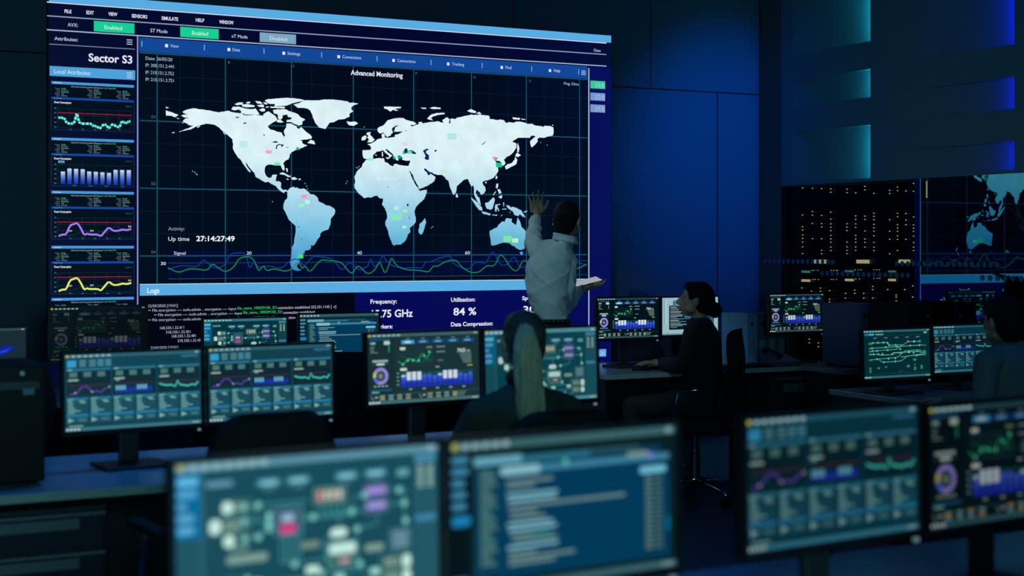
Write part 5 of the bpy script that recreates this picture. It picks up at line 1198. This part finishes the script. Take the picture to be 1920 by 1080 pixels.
def hand(bl, wrist, d, n, side, s=1.0, curl=.25, spread=.16, fr=.0078):
    """wrist point, pointing direction d, palm normal n (out of the palm), side=+1 thumb towards d x n"""
    d = Vector(d).normalized(); n = Vector(n); n = (n-d*n.dot(d)).normalized(); t = d.cross(n)*side
    w = Vector(wrist)
    bl.c(w, .022*s, w+d*.03*s, .024*s)
    for k in range(4):
        b0 = w+t*(.028-.019*k)*s+d*.03*s; b1 = w+t*(.031-.0205*k)*s+d*(.090-.004*abs(k-1))*s
        bl.c(b0, .0125*s, b1, .0115*s)
        L = (.070, .078, .073, .058)[k]*s
        dir_ = (d+t*spread*(1.2-k*.8)*.8).normalized()
        c1 = (dir_*math.cos(curl)+n*math.sin(curl)).normalized(); c2 = (dir_*math.cos(curl*2.2)+n*math.sin(curl*2.2)).normalized(); c3 = (dir_*math.cos(curl*3.1)+n*math.sin(curl*3.1)).normalized()
        p1 = b1+c1*L*.45; p2 = p1+c2*L*.32; p3 = p2+c3*L*.23
        bl.chain([(b1, (fr+.0012)*s), (p1, fr*s), (p2, (fr-.0008)*s), (p3, (fr-.0018)*s)])
    tb = w+t*.022*s+d*.022*s; t1 = tb+(t*.75+d*.65+n*.25).normalized()*.042*s; t2 = t1+(t*.45+d*.85+n*.3).normalized()*.034*s; t3 = t2+(t*.25+d*.95+n*.3).normalized()*.026*s
    bl.chain([(tb, .014*s), (t1, .0105*s), (t2, .0092*s), (t3, .0075*s)])
def shoe(bl, a, fwd, s=1.0):
    a = Vector(a); f = Vector(fwd).normalized()
    bl.chain([(Vector((a.x, a.y, .045))-f*.05*s, .042*s), (Vector((a.x, a.y, .045))+f*.05*s, .042*s), (Vector((a.x, a.y, .034))+f*.16*s, .032*s)])

# view axes expressed in room axes (used only to pose figures)
VR, VF, UP = Vector((CT, -ST, 0)), Vector((ST, CT, 0)), Vector((0, 0, 1))
def q_face(dirv, pitch=0, roll=0):
    yaw = math.atan2(-dirv[0], dirv[1])
    return Euler((0, 0, yaw)).to_quaternion() @ Euler((pitch, 0, 0)).to_quaternion() @ Euler((0, roll, 0)).to_quaternion()

def shirt_folds(co):
    w = mno.noise(co*4)*1.2
    u, v, z = co.x*CT+co.y*-ST, co.x*ST+co.y*CT, co.z
    a = mno.noise(Vector((u*10+z*7+w, v*8, z*3.5)))
    c_ = mno.noise(Vector((u*5-z*9, v*6+4, z*4+w)))
    return .020*(.5-abs(a))**2*2-.010+.009*(.5-abs(c_))**2*2
# ---- man at the video wall
dM = 9.0; kM = F/dM
xm_, ym_ = cam2room((1036-CX)/F*dM, dM)
man = empty('person', (xm_, ym_, 0), 0, 'person in a white shirt standing at the video wall, arm raised, holding a tablet', 'person')
def mp_(px, py, dd=0.0):     # body point relative to the man's feet
    d = dM+dd; a = (px-CX)/F
    X, Y = cam2room(a*d, d); return Vector((X-xm_, Y-ym_, CAMH+(HY-py)/F*d))
hcM = mp_(1064, 413, .03); qM = q_face(VF*.93+VR*.42, R(4), R(5))
b = Blob(); head(b, hcM, qM, .98)
b.chain([(mp_(1056, 470, 0), .036), (mp_(1061, 444, .01), .040), (mp_(1064, 425, .02), .056)])
b.chain([(mp_(1060, 490, 0), .030), (mp_(1058, 540, .02), .032), (mp_(1064, 573, .08), .034), (mp_(1080, 553, .22), .028), (mp_(1092, 541, .27), .024)])
b.chain([(mp_(1050, 485, 0), .035), (mp_(1006, 478, .02), .035), (mp_(999, 450, .14), .032), (mp_(1007, 407, .30), .027)])
b.chain([(mp_(1048, 484, .0), .045), (mp_(1034, 590, .0), .07), (mp_(1034, 620, .0), .08)])
for k, px in ((-1, 1022), (1, 1047)): b.chain([(mp_(px, 620), .06), (mp_(px, 760), .05), (mp_(px, 895), .035)])
hand(b, mp_(1007, 404, .31), UP*1+VF*.28-VR*.05, VF, -1, 1.0, curl=.10, spread=.30)
hand(b, mp_(1090, 542, .27), VR*.95+VF*.25+UP*.18, UP, 1, 1.0, curl=.20, spread=.1)
b.build('body', M_SKIN, man, .0042, 3)
eyes(man, hcM, qM, .98)
b = Blob(); rm = qM.to_matrix().to_4x4()
TT = lambda x, y, z: hcM+qM @ Vector((x, y, z))
b.e(TT(0, -.024, .034), (.079, .094, .088), rm); b.e(TT(0, -.050, -.008), (.071, .060, .078), rm); b.e(TT(0, .025, .075), (.060, .055, .035), rm)
b.e(TT(0, -.062, -.05), (.054, .035, .045), rm)
b.build('hair', M_HAIRD, man, .006, 3)
b = Blob()
# torso of the shirt
RV = Matrix.Rotation(-TH, 3, 'Z')
b.loft([(mp_(px, py, 0), rx, ry_, RV) for px, py, rx, ry_ in ((1034, 604, .100, .100), (1034, 598, .105, .105), (1033, 585, .112, .110), (1031, 568, .122, .115), (1028, 548, .134, .120), (1028, 525, .142, .122), (1029, 505, .143, .120), (1031, 490, .136, .112), (1035, 478, .118, .098), (1043, 468, .092, .080), (1053, 458, .066, .066), (1058, 450, .058, .060))])
b.c(mp_(1050, 466, .0), .050, mp_(1060, 459, .01), .050)
b.chain([(mp_(1055, 473, 0), .064), (mp_(1066, 492, .02), .058), (mp_(1066, 515, 0), .062), (mp_(1060, 546, .0), .060), (mp_(1057, 577, .04), .052), (mp_(1070, 565, .14), .047), (mp_(1084, 549, .24), .039)])
b.chain([(mp_(1040, 468, .02), .070), (mp_(1009, 472, .02), .062), (mp_(999, 452, .12), .058), (mp_(1001, 432, .20), .050), (mp_(1006, 411, .29), .040)])
b.build('shirt', M_SHIRT, man, .006, 5, shirt_folds)
b = Blob(); cc = mp_(1060, 448, .01)
for k in range(14):
    a0, a1 = 2*PI*k/14, 2*PI*(k+1)/14
    f_ = lambda a: cc+VR*.066*math.cos(a)+VF*.066*math.sin(a)+UP*(.004-.014*math.cos(a))
    b.c(f_(a0)+UP*.012, .010, f_(a1)+UP*.012, .010); b.c(f_(a0)-UP*.012, .013, f_(a1)-UP*.012, .013)
b.build('collar', M_SHIRT, man, .005, 2)
b = Blob(); b.e(mp_(1034, 612), (.108, .108, .09))
for px in (1022, 1048): b.chain([(mp_(px, 625), .088), (mp_(px, 760), .066), (mp_(px, 905), .055)])
b.build('trousers', M_TROUSER, man, .008, 4, folds(.004))
bm = bmesh.new()
for k in range(24):
    a0, a1 = 2*PI*k/24, 2*PI*(k+1)/24; c0 = mp_(1034, 601)
    tube(bm, [c0+Vector((math.cos(a0)*.113, math.sin(a0)*.113, 0)), c0+Vector((math.cos(a1)*.113, math.sin(a1)*.113, 0))], .014, 6)
bm_done(bm, 'belt', M_SHOE, man, smooth=True)
for px in (1022, 1048):
    b = Blob(); p = mp_(px, 900); shoe(b, p, VF); b.build('shoe', M_SHOE, man, .007, 3)
bm = bmesh.new(); sph(bm, TT(-.088, .006, -.030), (.008, .010, .011), 8); bm_done(bm, 'earpiece', emit_mat('earpiece_light', (.25, .6, 1.0), .9), man, smooth=True)
# tablet in his right hand
tp = mp_(1100, 529, .34)
qt = Matrix(((0,)*3,)*3)
u_ = (VR*.90+VF*.25+UP*.22).normalized(); n_ = (UP*.95-VF*.24-VR*.2); n_ = (n_-u_*n_.dot(u_)).normalized(); v_ = n_.cross(u_)
MT = Matrix((( u_.x, v_.x, n_.x, xm_+tp.x), (u_.y, v_.y, n_.y, ym_+tp.y), (u_.z, v_.z, n_.z, tp.z), (0, 0, 0, 1)))
r = empty('tablet', (0, 0, 0), 0, 'slim tablet with a lit pale screen held in the standing person\'s right hand', 'tablet'); r.matrix_world = MT
obj_box('tablet_body', M_BLACK, (-.092, .092, -.065, .065, -.004, .004), r, bev=.002)
obj_box('screen', emit_mat('tablet_screen', (.42, .44, .50), .85), (-.084, .084, -.057, .057, .0042, .0050), r)

# ---- seated people
def seated(loc, rz, label, skin_arms, cloth, legs_m, hair_m, hq, hoff=(0, .03, 1.185), s=1.0, armL=None, armR=None, lean=0, shoulders=.175, hair='short', female=False, chest=.0, sd=.0, vox=.0065, legs=True):
    r = empty('person', loc, rz, label, 'person')
    V = lambda p: Vector((p[0], p[1], p[2]-(sd*min(1, max(0, (p[2]-.7)/.25)) if p[2] < 1.065 else 0)))
    hc = Vector(hoff); ly = lambda z: lean*(z-.55)
    sh = shoulders
    armL = armL or [(-sh-.03, .05, .80), (-.16, .32, .775)]
    armR = armR or [(sh+.03, .05, .80), (.16, .32, .775)]
    b = Blob(); head(b, hc, hq, s)
    b.chain([(V((0, ly(1.0), 1.0)), .058), (V((hc.x*.6, (ly(1.06)+hc.y)/2-.012, 1.07)), .047*s), (hc+hq @ V((0, -.02, -.04)), .05*s)])
    b.chain([(V((0, ly(1.0), 1.0)), .06), (V((0, 0, .60)), .08)])
    for k, ar in ((-1, armL), (1, armR)):
        e_, w_ = V(ar[0]), V(ar[1])
        b.chain([(V((0, ly(1.0), .98)), .05), (V((k*sh*.9, ly(1), .98)), .04), (e_, .034), (w_, .026)])
        dd = (w_-e_).normalized(); hand(b, w_, V((dd.x, dd.y, dd.z*.3)), V((0, 0, -1)), -k, s, curl=.22, spread=.12)
        if legs: b.chain([(V((k*.07, 0, .56)), .06), (V((k*.10, .42, .53)), .045), (V((k*.11, .40, .10)), .035)])
    b.build('body', M_SKIN, r, vox*.8, 3)
    eyes(r, hc, hq, s)
    b = Blob()
    b.loft([(V((0, ly(z)-.0, z)), rx*sh/.175, ry_) for z, rx, ry_ in ((.50, .155, .13), (.58, .165, .13), (.68, .145, .112), (.78, .148, .112), (.88, .162, .118), (.95, .170, .112), (1.0, .160, .095), (1.035, .115, .075), (1.06, .07, .062))])
    b.e((hc.x*.4, ly(1.04)+.005, 1.045), (.065, .065, .035))
    for k, ar in ((-1, armL), (1, armR)):
        e_, w_ = V(ar[0]), V(ar[1])
        b.chain([(V((k*sh*.55, ly(1), .985)), .062), (V((k*sh, ly(1), .965)), .060), (e_, .050), (w_-(w_-e_)*.06, .037)])
    b.build('jacket' if hair == 'tail' else 'top', cloth, r, vox, 5, folds(.006, (9, 9, 5), sh*10))
    if legs:
        b = Blob(); b.e((0, 0, .58), (.17, .14, .08))
        for k in (-1, 1): b.chain([(V((k*.085, 0, .57)), .085), (V((k*.11, .42, .54)), .062), (V((k*.115, .40, .12)), .048)])
        b.build('trousers', legs_m, r, .008, 4, folds(.004))
        for k in (-1, 1):
            b = Blob(); shoe(b, V((k*.115, .40, 0)), V((0, 1, 0)), .9); b.build('shoe', M_SHOE, r, .007, 3)
    T = lambda x, y, z: hc+hq @ V((x*s, y*s, z*s)); rm = hq.to_matrix().to_4x4()
    b = Blob()
    b.e(T(0, -.024, .032), (.081*s, .095*s, .090*s), rm); b.e(T(0, -.050, -.012), (.074*s, .060*s, .080*s), rm); b.e(T(0, .028, .078), (.058*s, .052*s, .033*s), rm)
    if hair == 'short':
        b.e(T(0, -.055, -.055), (.056*s, .04*s, .045*s), rm); b.build('hair', hair_m, r, .006, 3, folds(.004, (30, 30, 30)))
    elif hair == 'bun':
        b.e(T(0, -.04, .02), (.086*s, .085*s, .088*s), rm); b.e(T(0, -.130, -.045), (.050*s, .046*s, .048*s), rm); b.e(T(0, -.085, -.03), (.055*s, .05*s, .05*s), rm)
        b.build('hair', hair_m, r, .006, 3, folds(.004, (30, 30, 30)))
    elif hair == 'tail':
        b.e(T(0, -.06, -.045), (.062*s, .045*s, .05*s), rm)
        b.build('hair', M_BROWNH, r, .006, 3, folds(.002, (40, 40, 8)))
        b = Blob()
        b.chain([(T(-.024, -.098, .052), .028), (T(-.028, -.118, .02), .040), (T(-.030, -.130, -.02), .046), (T(-.030, -.140, -.10), .046), (T(-.028, -.148, -.20), .040), (T(-.024, -.150, -.29), .032), (T(-.020, -.148, -.36), .012)])
        b.chain([(T(-.010, -.128, -.03), .034), (T(.000, -.138, -.14), .032), (T(.018, -.142, -.25), .026), (T(.045, -.140, -.34), .014), (T(.055, -.138, -.37), .006)])
        b.build('ponytail', M_BLONDE, r, .005, 2, lambda co: .0025*math.sin(co.x*420+mno.noise(co*14)*5))
    return r
I_Q = Euler((0, 0, 0)).to_quaternion()
# ponytailed woman at the middle desk
pw = P_y(989, 600, 4.60)
seated((pw.x, 4.62, 0), R(-3), 'person with a long blonde ponytail in a dark olive jacket, seated at the middle desk', M_SKIN, M_OLIVE, M_TROUSER, M_BROWNH, Euler((R(3), R(0), R(-6))).to_quaternion(), hoff=(0, .02, 1.165), s=.93, shoulders=.165, hair='tail', female=True, sd=.045, armL=[(-.215, .10, .79), (-.10, .28, .785)], armR=[(.21, .10, .79), (.12, .28, .785)])
# seated woman with a bun at the far desk
pw = P_d(1322, 600, 9.05)
def loc_of(w, base, rz):
    return Matrix.Rotation(-rz, 3, 'Z') @ (Vector(w)-Vector((base.x, base.y, 0)))
mz = P_y(1196, 690, 7.78)
wl = loc_of((mz.x+.13, mz.y-.08, .785), pw, R(46))
seated((pw.x, pw.y, 0), R(46), 'person with dark hair in a bun seated at the far desk, hand on mouse', M_SKIN, M_DARKCLOTH, M_TROUSER, M_HAIRD, Euler((R(8), 0, R(8))).to_quaternion(), hoff=(0, .06, 1.175), s=.95, shoulders=.17, hair='bun', female=True, lean=.06, armL=[(-.24, .10, .80), tuple(wl)], armR=[(.22, .12, .76), (.14, .30, .785)])
mouse(mz.x+.02, mz.y, 'black mouse under the hand of the person with the bun', R(60))
# dark-haired operator at the right desk
pw = P_d(1912, 600, 6.95)
seated((pw.x, pw.y, 0), R(10), 'person with short dark hair in a grey shirt, seated at the right desk', M_SKIN, M_GREYCLOTH, M_TROUSER, M_HAIRD, Euler((R(-2), 0, R(-12))).to_quaternion(), hoff=(-.03, .07, 1.15), s=1.0, shoulders=.20, hair='short', lean=.08, armL=[(-.25, .02, .80), (-.18, .26, .78)], armR=[(.25, .02, .80), (.18, .26, .78)])
# nearest operator, only just inside the right edge
pw = P_d(2085, 800, 2.62)
seated((pw.x, pw.y, 0), R(28), 'person with dark hair at the right edge, close to the near right monitors', M_SKIN, M_DARKCLOTH, M_TROUSER, M_HAIRD, Euler((R(-2), 0, R(35))).to_quaternion(), hoff=(0, .04, 1.18), s=1.0, shoulders=.19, hair='short', armL=[(-.25, .0, .80), (-.18, .18, .78)], armR=[(.25, .0, .80), (.18, .18, .78)])
